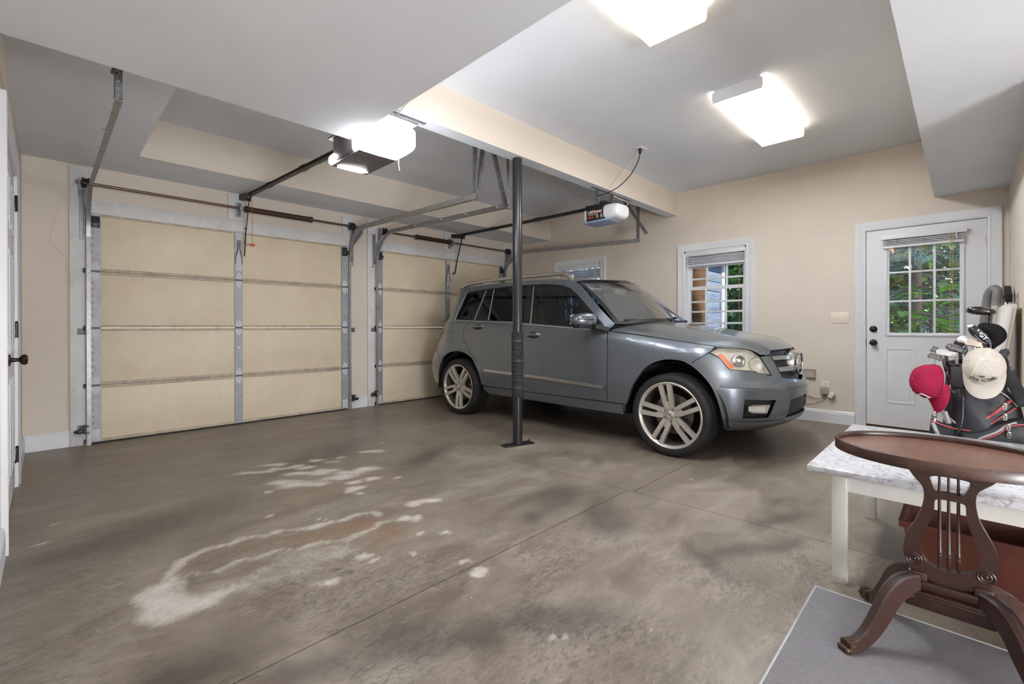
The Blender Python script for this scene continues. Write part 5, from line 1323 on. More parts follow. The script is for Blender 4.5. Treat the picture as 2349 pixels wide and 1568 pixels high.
# cabin
def seat(x, l, w=.25):
    g = superq((x, l, .70), (w, .26, .10), .5)
    b = superq((0, 0, .33), (w, .085, .36), .5); b.xform(Matrix.Translation((x, l+.26, .70)) @ Matrix.Rotation(radians(-17), 4, 'X')); g.add(b)
    h = superq((0, 0, .80), (w*.54, .05, .10), .6); h.box(-.06, -.05, -.008, .008, .66, .74); h.box(.05, .06, -.008, .008, .66, .74); h.xform(Matrix.Translation((x, l+.26, .70)) @ Matrix.Rotation(radians(-17), 4, 'X')); g.add(h); return g
part('seat', seat(-.38, 1.28), M['seat'], 50); part('seat', seat(.38, 1.28), M['seat'], 50)
g = seat(-.42, 2.12, .24); g.add(seat(0, 2.12, .2)); g.add(seat(.42, 2.12, .24)); part('rear_seat', g, M['seat'], 50)
g = superq((0, .60, .95), (.74, .24, .13), .35); part('dashboard', g, M['dash'], 50)
g = G(); wc = Vector((.38, .98, .97)); R_ = Matrix.Translation(wc) @ Matrix.Rotation(radians(-62), 4, 'X')
g.tube([(.185*cos(t*pi/16), .185*sin(t*pi/16), 0) for t in range(32)], .016, 10, True); g.ball((0, 0, -.01), .07, 12, (1, 1, .4)); 
for a in (0, pi, -pi/2): g.tube([(.05*cos(a), .05*sin(a), -.01), (.18*cos(a), .18*sin(a), 0)], .014, 8)
g.xform(R_); part('steering_wheel', g, M['dash'], 50)
g = superq((0, .99, 1.475), (.12, .018, .034), .5); g.tube([(0, .98, 1.50), (0, .99, 1.56)], .008, 8); part('rear_view_mirror', g, M['greyplastic'], 50)
g = G(); g.box(-.09, .09, .905, 1.06, 1.535, 1.575, .015); part('sensor_housing', g, M['dash'])
for s in (-1, 1): part('sun_visor', G().box(s*.38-.19, s*.38+.19, 1.02, 1.16, 1.525, 1.54, .006), M['headliner'])
both('door_lining', lambda: G().box(-.80, -.78, .62, 2.5, .5, 1.06, .01), M['dash'])
# ================================================================== FURNITURE
def marble_mat():
    N = Nodes('white_marble'); co = N.coord()
    d = N.noise(co, 9, 6, .7, 2.2); v = N.new('TexNoise'); v.inputs['Scale'].default_value = 13; v.inputs['Detail'].default_value = 9; v.inputs['Distortion'].default_value = 1.6; N.link(co, v.inputs['Vector'])
    ed = N.math('ABSOLUTE', N.math('SUBTRACT', v.outputs['Fac'], .5))
    c = N.ramp(ed, [(.0, rgb(138, 138, 145)), (.014, rgb(176, 176, 181)), (.05, rgb(193, 194, 199)), (.2, rgb(196, 197, 203))])
    c = N.mix(N.math('MULTIPLY', N.ramp(d, [(.52, (0, 0, 0)), (.75, (1, 1, 1))]), .4), c, rgb(184, 184, 190))
    N.set(Base_Color=c, Roughness=.22); return N.m
M['marble'] = marble_mat()
M['tablewhite'] = plain('white_table_paint', rgb(208, 206, 202), .45, var=.04)
mt = thing('marble_table', (2.8, 0, 0), 'low white table with a grey-veined marble top', 'table')
obj('tabletop', G().box(2.268, 3.40, -.50, .475, .474, .50, .004), M['marble'], mt)
g = G()
g.box(2.36, 3.30, .362, .380, .392, .474); g.box(2.36, 3.30, -.40, -.382, .392, .474); g.box(2.362, 2.380, -.40, .372, .392, .474); g.box(3.272, 3.29, -.40, .372, .392, .474)
obj('apron', g, M['tablewhite'], mt)
for x in (2.345, 3.262):
    for y in (.350, -.44):
        obj('leg', G().box(x, x+.052, y, y+.05, 0, .474, .002), M['tablewhite'], mt)

def wood_mat(name, a, b, rough=.3):
    N = Nodes(name); co = N.coord(scale=(1.5, 9, 9)); n = N.noise(co, 3.5, 6, .65, .6); f = N.noise(N.coord(scale=(4, 60, 60)), 4, 4, .7); w = N.noise(N.coord(), 3, 5, .7)
    c = N.ramp(n, [(.3, a), (.7, b)]); c = N.mix(N.math('MULTIPLY', f, .25), c, tuple(x*.5 for x in a[:3])+(1,))
    c = N.mix(N.math('MULTIPLY', N.ramp(w, [(.55, (0, 0, 0)), (.75, (1, 1, 1))]), .18), c, rgb(176, 140, 122))
    N.set(Base_Color=c, Roughness=rough, Coat_Weight=.25, Coat_Roughness=.2); return N.m
M['mahog_top'] = wood_mat('worn_mahogany_top', rgb(98, 62, 50), rgb(124, 84, 70), .34)
M['mahog'] = wood_mat('dark_mahogany', rgb(45, 26, 21), rgb(65, 39, 31), .34)
M['brass'] = plain('tarnished_brass', rgb(74, 56, 42), .45, .5, .2, 30)
LX, LY = 2.08, .036
lt = thing('lyre_table', (LX+.01, .045, 0), 'oval mahogany tray-top table on a carved lyre pedestal', 'side table')
tcx, tcy, ax, ay = 2.0975, .05, .235, .295
N_ = 64
def ell(r, z): return [Vector((tcx+(ax-r)*cos(2*pi*k/N_), tcy+(ay-r)*sin(2*pi*k/N_), z)) for k in range(N_)]
g = G(); g.ring_loft([ell(.010, .645), ell(.004, .645), ell(.004, .662), ell(.012, .662)]); obj('tabletop', g, M['mahog_top'], lt, 30)
g = G(); rim = [ell(.0005, .645), ell(0, .648), ell(0, .676), ell(.003, .680), ell(.007, .680), ell(.010, .677), ell(.011, .662)]
V = [[g.bm.verts.new(p) for p in r] for r in rim]
for a, b in zip(V, V[1:]+V[:1]):
    for i in range(N_): j = (i+1) % N_; g.bm.faces.new((a[i], a[j], b[j], b[i]))
obj('gallery_rim', g, M['mahog'], lt, 50)
outL = [(.160, .645), (.150, .625), (.135, .603), (.117, .575), (.100, .554), (.094, .529), (.096, .500), (.103, .466), (.117, .426), (.136, .386), (.146, .345), (.145, .308), (.132, .275), (.112, .255)]
outR = [(-.090, .645), (-.083, .622), (-.072, .600), (-.052, .580), (-.034, .560), (-.029, .530), (-.032, .495), (-.040, .462), (-.056, .428), (-.073, .386), (-.080, .346), (-.076, .310), (-.062, .278), (-.044, .258)]
outline = catmull(outL, 3)+catmull([(.112, .255), (.080, .240), (.034, .234), (-.012, .240), (-.044, .258)], 4)[1:-1]+catmull(outR, 3)[::-1]
big = catmull([(.068, .508), (.070, .470), (.084, .423), (.098, .378), (.102, .337), (.094, .306), (.072, .290), (.034, .284), (-.004, .290), (-.028, .306), (-.039, .338), (-.035, .378), (-.021, .423), (-.008, .470), (-.006, .508), (.003, .516), (.034, .518), (.060, .516), (.068, .508)], 3)[:-1]
small = catmull([(.080, .586), (.073, .560), (.062, .541), (.034, .540), (.002, .541), (-.009, .560), (-.016, .586), (.0, .592), (.034, .593), (.064, .592), (.080, .586)], 3)[:-1]
g = G(); g.plate(outline, [big, small], o=(LX-.016, 0, 0), ux=(0, 1, 0), uz=(.032, 0, 0)); obj('lyre', g, M['mahog'], lt, 25)
for y in (.056, .034, .011):
    pr = [(.0032, .232), (.0032, .285), (.0046, .292), (.0062, .310), (.0078, .318), (.0062, .320), (.0078, .326), (.0058, .330), (.0076, .336), (.0062, .340), (.0048, .45), (.0036, .60)]
    obj('string_rod', G().lathe([(r, z) for r, z in pr if z > .28], (LX, y, 0), (0, 0, 1), 12), M['mahog'], lt, 40)
for y in (.119, -.052):
    g = G()
    for r in (.020, .012): g.tube([(LX-.0165, y+r*cos(q*pi/12), .300+r*sin(q*pi/12)) for q in range(24)], .0028, 6, True)
    g.ball((LX-.0165, y, .300), .006, 8, (.5, 1, 1)); obj('rosette', g, M['mahog'], lt)
# stretcher block with a moulded edge
g = G(); g.box(LX-.045, LX+.045, -.075, .14, .150, .205, .004); g.box(LX-.052, LX+.052, -.062, .128, .186, .198, .003); g.box(LX-.030, LX+.030, -.055, .125, .205, .236, .006); g.box(LX-.024, LX+.024, .085, .135, .15, .262, .006); g.box(LX-.024, LX+.024, -.07, -.025, .15, .262, .006); obj('stretcher', g, M['mahog'], lt)
def saber(sx, sy):
    y0 = .128 if sy > 0 else -.062
    P = catmull([(LX+sx*.020, y0-sy*.012, .218), (LX+sx*.055, y0+sy*.020, .214), (LX+sx*.090, y0+sy*.048, .180), (LX+sx*.120, y0+sy*.072, .120), (LX+sx*.150, y0+sy*.098, .064), (LX+sx*.185, y0+sy*.125, .032), (LX+sx*.205, y0+sy*.140, .027)], 5)
    n = len(P); secs = []
    for i in range(n):
        f = i/(n-1); w = .021-.006*f; h = .036*(1-f)+.016*f
        secs.append([(-w, -h), (w, -h), (w, h*.8), (w*.72, h), (w*.5, h*.84), (w*.25, h), (0, h*.86), (-w*.25, h), (-w*.5, h*.84), (-w*.72, h), (-w, h*.8)])
    g = G(); g.sweep(P, secs, (sx*.3, sy*.3, 1)); leg = obj('leg', g, M['mahog'], lt, 30)
    d = Vector((sx*.8, sy*.6, 0)).normalized(); e_ = Vector(P[-1]); q = Vector((-d.y, d.x, 0)); g = G()
    g.sweep([e_-d*.022, e_, e_+d*.018], [[(-.020, -.018), (.020, -.018), (.020, .014), (0, .019), (-.020, .014)]]*3)
    for k in (-1.5, -.5, .5, 1.5): g.ball(e_+d*.022+q*k*.0095+Vector((0, 0, -.008)), .0095, 8, (1.35, .8, 1.0), Matrix.Rotation(atan2(d.y, d.x), 4, 'Z')); g.ball(e_+d*.005+q*k*.0095+Vector((0, 0, .005)), .0085, 8)
    obj('claw_toe', g, M['brass'], leg, 40)
for sx in (-1, 1):
    for sy in (1, -1): saber(sx, sy)

# ---- carpet mat
def carpet():
    N = Nodes('grey_carpet'); co = N.coord(); a = N.noise(co, 420, 3, .8); b = N.noise(co, 5, 5, .6); c_ = N.noise(N.coord(scale=(1, .35, 1)), 160, 3, .7)
    c = N.ramp(a, [(.3, rgb(84, 83, 88)), (.7, rgb(146, 144, 149))]); c = N.mix(.35, c, N.ramp(c_, [(.35, rgb(98, 96, 101)), (.65, rgb(134, 132, 137))])); c = N.mix(N.math('MULTIPLY', b, .2), c, rgb(150, 142, 136))
    N.set(Base_Color=c, Roughness=.95); N.bump(a, .6, .004); return N.m
M['carpet'] = carpet(); M['binding'] = plain('pale_mat_binding', rgb(150, 150, 152), .8)
ma = thing('floor_mat', (1.6, .1, 0), 'grey carpet mat with a pale bound edge under the lyre pedestal', 'mat')
mx0, mx1, my0, my1 = .75, 2.235, -.85, .437
obj('pile', G().box(mx0, mx1, my0, my1, .0005, .009, .002), M['carpet'], ma)
g = G(); g.tube([(mx0, my0, .0065), (mx1, my0, .0065), (mx1, my1, .0065), (mx0, my1, .0065)], .006, 8, True, sx=1); obj('bound_edge', g, M['binding'], ma)

# ---- terracotta planter with bits inside
M['terra'] = plain('terracotta_plastic', rgb(88, 46, 36), .5, var=.1)
pt = thing('trough_planter', (2.80, -.1, 0), 'terracotta trough planter standing under the marble table', 'planter')
def rr_(x0, x1, y0, y1, z): return [Vector(p) for p in ((x0, y0, z), (x1, y0, z), (x1, y1, z), (x0, y1, z))]
g = G(); px0, px1, py0, py1 = 2.66, 2.93, -.66, .195
R = [rr_(px0+.025, px1-.025, py0+.03, py1-.03, 0), rr_(px0+.006, px1-.006, py0+.008, py1-.008, .20), rr_(px0-.008, px1+.008, py0-.008, py1+.008, .20), rr_(px0-.010, px1+.010, py0-.010, py1+.010, .228), rr_(px0+.006, px1-.006, py0+.006, py1-.006, .228), rr_(px0+.012, px1-.012, py0+.014, py1-.014, .20), rr_(px0+.032, px1-.032, py0+.038, py1-.038, .012)]
g.ring_loft(R); obj('trough', g, M['terra'], pt, 20)
pot = thing('plant_pot', (2.79, -.34, .015), 'dark round plant pot standing inside the terracotta trough', 'pot')
obj('pot', G().lathe([(.07, 0), (.095, .20), (.102, .20), (.102, .225), (.092, .225), (.085, .10), (.001, .09)], (2.79, -.34, .015), (0, 0, 1), 32), plain('brown_pot', rgb(84, 62, 44), .5), pot, 40)
bl = thing('ornament_ball', (2.78, .0, .015), 'dark glossy ornament ball inside the terracotta trough', 'ball')
g = G(); g.ball((2.78, .0, .068), .052, 20); obj('ball', g, plain('dark_glass_ball', rgb(60, 46, 30), .12, .6), bl, 60)
bl = thing('ornament_ball', (2.78, .12, .015), 'black glossy ornament ball at the near end of the terracotta trough', 'ball')
g = G(); g.ball((2.80, .12, .062), .045, 20); obj('ball', g, plain('black_glass_ball', rgb(22, 22, 24), .12, .4), bl, 60)

# ================================================================== GOLF BAG
M['nylon'] = plain('black_nylon', rgb(36, 37, 44), .55, var=.15, bump=.15, bscale=300)
M['nylon2'] = plain('charcoal_nylon', rgb(58, 59, 66), .55, var=.1, bump=.15, bscale=300)
M['coral'] = plain('coral_piping', rgb(196, 86, 92), .5)
M['greypipe'] = plain('silver_piping', rgb(165, 165, 168), .45)
BX, BY = 3.60, -.035
gb = thing('golf_bag', (BX+.12, BY, 0), 'black golf bag with coral piping and many pockets in the corner', 'golf bag')
def bag_pt(a, z):
    """angle a: 0 faces the camera (-x), + toward +y"""
    f = z/.93; lean = .03*f
    rx = .135-.008*f; ry = .125+.010*sin(f*3)-.006*f
    return Vector((BX+.13-rx*cos(a)+lean, BY-.005-.015*f+ry*sin(a), z))
def rimz(a): return .872+.075*max(0, sin(-a))-.02*cos(a)*0+.02*(cos(a) < 0)*abs(cos(a))
g = G(); n = 40; rings = []
for j in range(22):
    f = j/21; rings.append([bag_pt(2*pi*k/n, .02+(rimz(2*pi*k/n)-.02)*f)+Vector((.0025*sin(9*k+j*2.3), .0025*cos(7*k+j), 0)) for k in range(n)])
rings.append([p*.0+Vector((BX+.16+(p.x-BX-.16)*.9, BY-.02+(p.y-BY+.02)*.9, p.z-.01)) for p in rings[-1]]); rings.append([Vector((BX+.16+(p.x-BX-.16)*.86, BY-.02+(p.y-BY+.02)*.86, p.z-.16)) for p in rings[-2]])
g.ring_loft(rings); obj('body', g, M['nylon'], gb, 60)
g = G(); g.tube([bag_pt(2*pi*k/n, rimz(2*pi*k/n)-.012)*1.0 for k in range(n)], .011, 8, True); obj('collar', g, M['nylon2'], gb, 60)
g = G(); g.tube([bag_pt(a*pi/40, rimz(a*pi/40)-.030)+Vector((-.006, 0, 0)) for a in range(-18, 34)], .0035, 6); obj('collar_piping', g, M['coral'], gb)
def pocket(name, outline, x0, depth, mat, pipes, ang=0):
    """soft pillow pocket: outline in (y, z) seen from the front, bulging toward -x"""
    yc = sum(p[0] for p in outline)/len(outline); zc = sum(p[1] for p in outline)/len(outline)
    O = catmull(outline+[outline[0]], 4)[:-1]
    rings = []
    for f, d in ((1, .0), (1.0, .45), (.94, .78), (.8, .95), (.5, 1.05), (.15, 1.08)):
        rings.append([Vector((x0-depth*d-.12*abs(y-yc)*0+ang*(y-BY), yc+(y-yc)*f, zc+(z-zc)*f)) for y, z in O])
    g = G(); g.ring_loft(rings); return obj(name, g, mat, gb, 50)
# big lower side pocket, front garment pocket and the low hip pocket
p1 = pocket('pocket', [(.050, .72), (-.125, .765), (-.175, .735), (-.215, .665), (-.235, .55), (-.240, .30), (-.215, .16), (.02, .16), (.045, .40)], BX+.06, .075, M['nylon'], None, -.10)
p2 = pocket('pocket', [(.02, .500), (-.06, .515), (-.15, .575), (-.205, .60), (-.250, .585), (-.268, .50), (-.262, .22), (-.22, .13), (.0, .13)], BX+.02, .085, M['nylon'], None, -.10)
p3 = pocket('pocket', [(.135, .545), (.07, .52), (.02, .515), (.0, .40), (.02, .16), (.12, .14), (.152, .30)], BX+.06, .08, M['nylon'], None, .0)
def fx(y, d=0): return -.10*(y-BY)-d
def pipe(name, pts, mat, r, x): 
    g = G(); g.tube([(x+fx(y), y, z) for y, z in catmull(pts, 5)], r, 6); return obj(name, g, mat, gb)
XF = BX+.06-.075*1.02
pipe('zip', [(-.035, .542), (-.09, .585), (-.14, .640), (-.185, .695)], M['coral'], .0085, XF-.001)
pipe('piping', [(.135, .548), (.07, .522), (.02, .512), (-.04, .512), (-.09, .540), (-.15, .605), (-.20, .655)], M['coral'], .0035, XF-.006)
pipe('seam', [(-.12, .745), (-.165, .715), (-.205, .66)], M['greypipe'], .003, XF-.002)
pipe('seam', [(.0, .70), (-.012, .64), (-.03, .60), (-.09, .63), (-.14, .68)], M['nylon2'], .003, XF+.004)
XG = BX+.02-.085*.98
pipe('zip', [(-.035, .455), (-.08, .49), (-.13, .525), (-.165, .565), (-.20, .583)], M['greypipe'], .0055, XG-.003)
pipe('piping', [(-.035, .445), (-.08, .478), (-.13, .512), (-.168, .552), (-.215, .575), (-.25, .560)], M['coral'], .0035, XG-.004)
for y, z in ((-.157, .668), (-.158, .612), (-.170, .560), (-.172, .520)):
    g = G(); g.plate([(-.007, .010), (.007, .010), (.009, 0), (.006, -.020), (-.006, -.020), (-.009, 0)], [[(-.003, -.006), (.003, -.006), (.003, -.014), (-.003, -.014)]], o=(XG-.012+fx(y), y, z), ux=(0, -1, 0), uz=(-.004, 0, 0)); g.ball((XG-.013+fx(y), y, z+.008), .009, 8); obj('zip_pull', g, M['satin'], gb)
g = G(); g.box(BX-.005, BX+.012, -.035, .05, .745, .86, .004, Matrix.Translation((0, 0, 0))); obj('side_panel', g, M['nylon2'], gb)
g = G(); g.ball((BX+.002, .036, .815), .007, 10); obj('snap_button', g, M['satin'], gb)
g = G(); g.tube(catmull([(BX-.01, .010, .745), (BX-.03, .002, .68), (BX-.045, .002, .60), (BX-.05, .008, .54), (BX-.05, .028, .47), (BX-.045, .04, .40)], 6), .006, 8); g.tube(catmull([(BX-.012, .002, .735), (BX-.028, -.002, .69), (BX-.03, .006, .65)], 5), .005, 8); obj('rubber_tube', g, M['blackplastic'], gb)
g = G(); g.tube(catmull([(BX+.02, .095, .66), (BX-.0, .085, .60), (BX-.005, .05, .56), (BX-.01, .03, .54)], 6), .006, 6); g.tube([(BX-.0, .075, .60), (BX-.01, .055, .535)], .011, 8); g.tube([(BX-.0, .088, .60), (BX-.01, .068, .535)], .004, 8); obj('umbrella_loop', g, M['greypipe'], gb)
g = G(); g.lathe([(.012, -.012), (.018, -.006), (.018, .006), (.012, .012)], (BX, .118, .572), (0, 1, .3), 14); g.tube([(BX-.0, .118, .54), (BX, .118, .60)], .007, 8); obj('clip', g, M['satin'], gb)
g = G(); g.tube(catmull([(BX-.01, .125, .53), (BX-.03, .11, .49), (BX-.03, .095, .45), (BX-.01, .09, .40)], 6), .010, 8); obj('cart_strap', g, M['greypipe'], gb)
# shoulder strap pad at the right with its buckle
g = G(); g.tube(catmull([(BX+.05, -.155, .925), (BX+.04, -.170, .90), (BX+.03, -.172, .865)], 4), .006, 6); g.box(BX+.02, BX+.04, -.185, -.165, .84, .87, .005); obj('strap_clip', g, M['blackplastic'], gb)
g = G(); g.sweep(catmull([(BX+.03, -.172, .845), (BX+.02, -.185, .80), (BX+.0, -.203, .75), (BX-.03, -.222, .70), (BX-.05, -.232, .68)], 5), chaikin([(-.026, -.009), (.026, -.009), (.026, .009), (-.026, .009)], 1), (-1, 0, 0)); obj('strap_pad', g, M['nylon'], gb)
g = G(); g.box(BX+.05, BX+.22, -.170, -.150, .84, .955, .006); g.box(BX+.05, BX+.22, -.178, -.165, .945, .96, .004); obj('handle_cuff', g, M['nylon2'], gb)

# ---- clubs
M['steelshaft'] = plain('steel_shaft', rgb(190, 190, 192), .22, .95)
M['graphite'] = plain('graphite_shaft', rgb(70, 62, 62), .3, .2)
M['ferrule'] = plain('black_ferrule', rgb(20, 20, 20), .35)
M['iron'] = steel('forged_iron_steel', rgb(205, 203, 200), .28, .05, 40, .6)
M['irondark'] = steel('dark_iron_steel', rgb(110, 108, 108), .25, .08, 40, .7)
M['crown'] = plain('black_gloss_crown', rgb(18, 18, 20), .12, coat=.8)
M['leather'] = plain('black_headcover', rgb(40, 41, 46), .4)
M['fleece'] = plain('black_fleece', rgb(12, 12, 13), .95)
M['lettering'] = plain('white_lettering', rgb(225, 225, 228), .5)
BASE = Vector((BX+.14, BY-.02, .10))
def iron(name, tip, hosel, label, mats, wide=.052, thick=.014, cav=True):
    """tip: toe of the head; hosel: where the shaft meets the head (both world points)"""
    tip, hosel = Vector(tip), Vector(hosel); t = thing(name, BASE, label, 'golf club', group='irons in the golf bag')
    d = tip-hosel; L = d.length; d.normalize(); shaft = (hosel-BASE).normalized()
    side = Vector((-.85, 0, .25)); side = (side-d*side.dot(d)).normalized(); upv = d.cross(side)
    if upv.z < 0: upv = -upv
    O = [(0, -.010), (.010, -.018), (L*.6, -wide*.40), (L*.88, -wide*.46), (L, -wide*.28), (L*1.02, 0), (L*.93, wide*.40), (L*.7, wide*.50), (L*.35, wide*.30), (.014, .012), (0, .008)]
    O = catmull(O+[O[0]], 3)[:-1]; cx_ = L*.6
    def ring(f, h): return [hosel+d*(cx_+(a-cx_)*f)+upv*(b*f)+side*h for a, b in O]
    g = G(); g.ring_loft([ring(.9, -thick*.5), ring(1, -thick*.4), ring(1, thick*.4), ring(.93, thick*.5)]+([ring(.78, thick*.5), ring(.70, thick*.15)] if cav else [])); obj('head', g, mats[0], t, 40)
    g = G(); g.tube(catmull([hosel+d*.010, hosel-shaft*.012, hosel-shaft*.055], 5), [.0075]*11, 10); obj('hosel', g, mats[0], t, 50)
    obj('ferrule', G().cyl(hosel-shaft*.055, hosel-shaft*.078, .0075, .0068, 10), M['ferrule'], t)
    obj('shaft', G().cyl(hosel-shaft*.078, BASE, .0058, .0065, 10), M['steelshaft'], t); return t
I, ID = (M['iron'],), (M['irondark'],)
iron('golf_club', (BX-.00, .146, .920), (BX+.01, .082, .903), 'thin dark iron lowest at the left edge of the golf bag', ID, .030, .012)
iron('golf_club', (BX+.02, .110, .940), (BX+.03, .030, .925), 'bright wide iron just above the pink cap', I, .040, .012, False)
iron('golf_club', (BX+.06, .135, .955), (BX+.07, .075, .935), 'small dark iron behind the bright wide iron at the left', ID, .036)
iron('golf_club', (BX+.05, .058, .968), (BX+.06, -.012, .945), 'cavity-backed iron in the middle of the golf bag', ID, .036)
iron('golf_club', (BX+.09, .070, .975), (BX+.10, .015, .950), 'dark iron peeping out behind the cavity-backed iron', ID, .034)
iron('golf_club', (BX+.07, .022, 1.018), (BX+.09, -.045, .985), 'polished steel iron lying behind the tan-faced wedge', I, .046, .020)
iron('golf_club', (BX+.02, -.010, 1.000), (BX+.02, -.072, .985), 'tan-faced wedge standing over the white cap', (plain('tan_wedge_face', rgb(196, 180, 166), .3, .5),), .044, .016, False)
iron('golf_club', (BX+.11, .035, 1.000), (BX+.12, -.010, .975), 'dark iron tucked behind the polished steel iron', ID, .036)
# driver
def egg(c, r, M_=None): 
    g = superq((0, 0, 0), r, .85, 28, 16)
    return g.xform(Matrix.Translation(Vector(c)) @ (M_ or Matrix()))
t = thing('golf_driver', BASE, 'black driver with a bare glossy head, highest club in the bag', 'golf club')
dc = Vector((BX+.13, -.072, 1.172)); Rz = Matrix.Rotation(radians(10), 4, 'Z') @ Matrix.Rotation(radians(8), 4, 'X')
g = superq((0, 0, 0), (.055, .062, .026), .8, 28, 16)
for v in g.bm.verts:
    if v.co.z < 0: v.co.z *= .9
    v.co.x *= 1-.35*max(0, v.co.y/.062)*0
obj('head', g.xform(Matrix.Translation(dc) @ Rz), M['crown'], t, 60)
hs = Vector((BX+.125, -.110, 1.150)); sd_ = (hs-BASE).normalized()
obj('hosel', G().tube([hs+Vector((0, .012, .008)), hs, hs-sd_*.05], [.010, .009, .0075], 12), M['crown'], t, 60); obj('shaft', G().cyl(hs-sd_*.05, BASE, .0058, .0068, 10), M['graphite'], t)
# headcover with lettering
t = thing('golf_wood', BASE, 'fairway wood in a black sock cover with white lettering', 'golf club')
A = Vector((BX+.06, -.034, 1.078)); Bp = Vector((BX+.06, -.108, .985)); ax_ = (Bp-A).normalized()
g = G(); P = [A-ax_*.012, A-ax_*.004, A+ax_*.012, A+ax_*.035, A+ax_*.060, A+ax_*.085, Bp]
g.tube(P, [.004, .020, .030, .034, .028, .022, .016], 18, sx=.8, sy=1.0); obj('headcover', g, M['leather'], t, 60)
lab = text_mesh('NGY', .030, .0006, bold=.0006); lab.xform(frame(A+ax_*.052+Vector((-.0295, -.006, .002)), ax_, Vector((0, -.75, .65)) if False else Vector((-.12, -.78, .62)))); obj('lettering', lab, M['lettering'], t, 0)
g = G(); g.plate([(-.012, -.006), (.012, -.006), (.012, .006), (.002, .002), (-.012, .006)], [], o=A+Vector((-.027, .006, .012)), ux=tuple(Vector((0, -.9, .3))), uy=(0, .3, .9), uz=(-.001, 0, 0)); obj('white_mark', g, M['lettering'], t, 0)
for s in (-1, 1):
    q = ax_.cross(Vector((1, 0, 0))).normalized(); g = G(); g.tube([A+ax_*f+q*s*w+Vector((-.0285*k, 0, 0)) for f, w, k in ((.02, .012, .8), (.05, .016, 1.0), (.085, .016, .75), (.105, .010, .6))], .0014, 5); obj('stitching', g, M['greypipe'], t)
obj('shaft', G().cyl(Bp, BASE, .006, .0065, 10), M['graphite'], t)
t = thing('golf_wood', BASE, 'club in a plain fuzzy black head cover beside the lettered cover', 'golf club')
g = G(); P = catmull([(BX+.10, -.060, 1.092), (BX+.10, -.085, 1.083), (BX+.10, -.120, 1.068), (BX+.10, -.138, 1.045), (BX+.10, -.135, 1.015), (BX+.10, -.118, .985), (BX+.11, -.108, .965)], 4)
rr2 = [lerp(i/(len(P)-1), [(0, .006), (.1, .022), (.35, .034), (.6, .034), (.8, .022), (1, .014)]) for i in range(len(P))]
g.tube(P, rr2, 16); obj('headcover', g, M['fleece'], t, 60); obj('shaft', G().cyl((BX+.11, -.108, .965), BASE, .006, .0065, 10), M['steelshaft'], t)
for y in (-.080, -.100):
    pass

# ---- caps
def cap(name, label, Mx, mat, tilt_brim=.35, scale=1.0, wr=0.0):
    t = thing(name, Mx.translation, label, 'cap')
    n = 40; R_, Hh = .083*scale, .105*scale
    def crown(a, f):
        # a around (0 = front), f 0 rim .. 1 top
        z = Hh*sin(f*pi/2)**.9; r = R_*(cos(f*pi/2)**.62) if f < 1 else .0005
        r *= 1+.10*abs(cos(a))*(1-f); w = wr*(sin(5*a+9*f)*sin(7*f*pi+2*a)+.6*sin(11*a+4*f))*sin(pi*min(1, f*1.05))
        return Vector((sin(a)*(r+w), cos(a)*(r+w)*1.12, z+w*.6))
    g = G(); rings = []
    for j in range(15):
        f = j/14; ring = []
        for k in range(n):
            a = 2*pi*k/n; p = crown(a, f)
            back = abs(((a+pi) % (2*pi))-0) if False else abs(a-pi)
            if f < .28 and back < .48: p = crown(a, .28*(1-(back/.48)**2)+f*((back/.48)**2) if True else f)
            ring.append(p)
        rings.append(ring)
    g.ring_loft(rings, True, False); bmesh.ops.solidify(g.bm, geom=g.bm.faces[:], thickness=-.002)
    obj('crown', g.xform(Mx), mat, t, 70)
    g = G(); us = [i/20 for i in range(21)]; vs = [i/8 for i in range(9)]
    def brim(u, v):
        a = (u-.5)*2*1.36; p = crown(a, 0.02); L = (.072*scale)*cos((u-.5)*pi*.98)**.55
        d = v*L; y = p.y+d; x = p.x*(1+.08*v*0); z = -.35*d-(abs(x)/R_)**2*.020*(.3+v)+.004
        return Vector((x, y, z))
    g.grid(lambda u, v: brim(u, v), us, vs); bmesh.ops.solidify(g.bm, geom=g.bm.faces[:], thickness=.003); obj('brim', g.xform(Mx), mat, t, 60)
    g = G(); g.lathe([(.008, 0), (.007, .004), (.001, .006)], (0, 0, Hh-.001), (0, 0, 1), 12); obj('button', g.xform(Mx), mat, t)
    g = G()
    for k in range(6):
        a = pi/6+k*pi/3; g.tube([crown(a, f/10)*1.004 for f in range(0, 11)], .0011, 5)
    obj('seam', g.xform(Mx), mat, t)
    g = G(); P = [crown(pi+.5*(k/6-1), .03)*1.0 for k in range(13)]; g.sweep(P, [(-.001, -.009), (.001, -.009), (.001, .009), (-.001, .009)]); obj('back_strap', g.xform(Mx), mat, t)
    return t, crown
def fabric(name, col): return plain(name, col, .85, var=.05, scale=14, bump=.12, bscale=400)
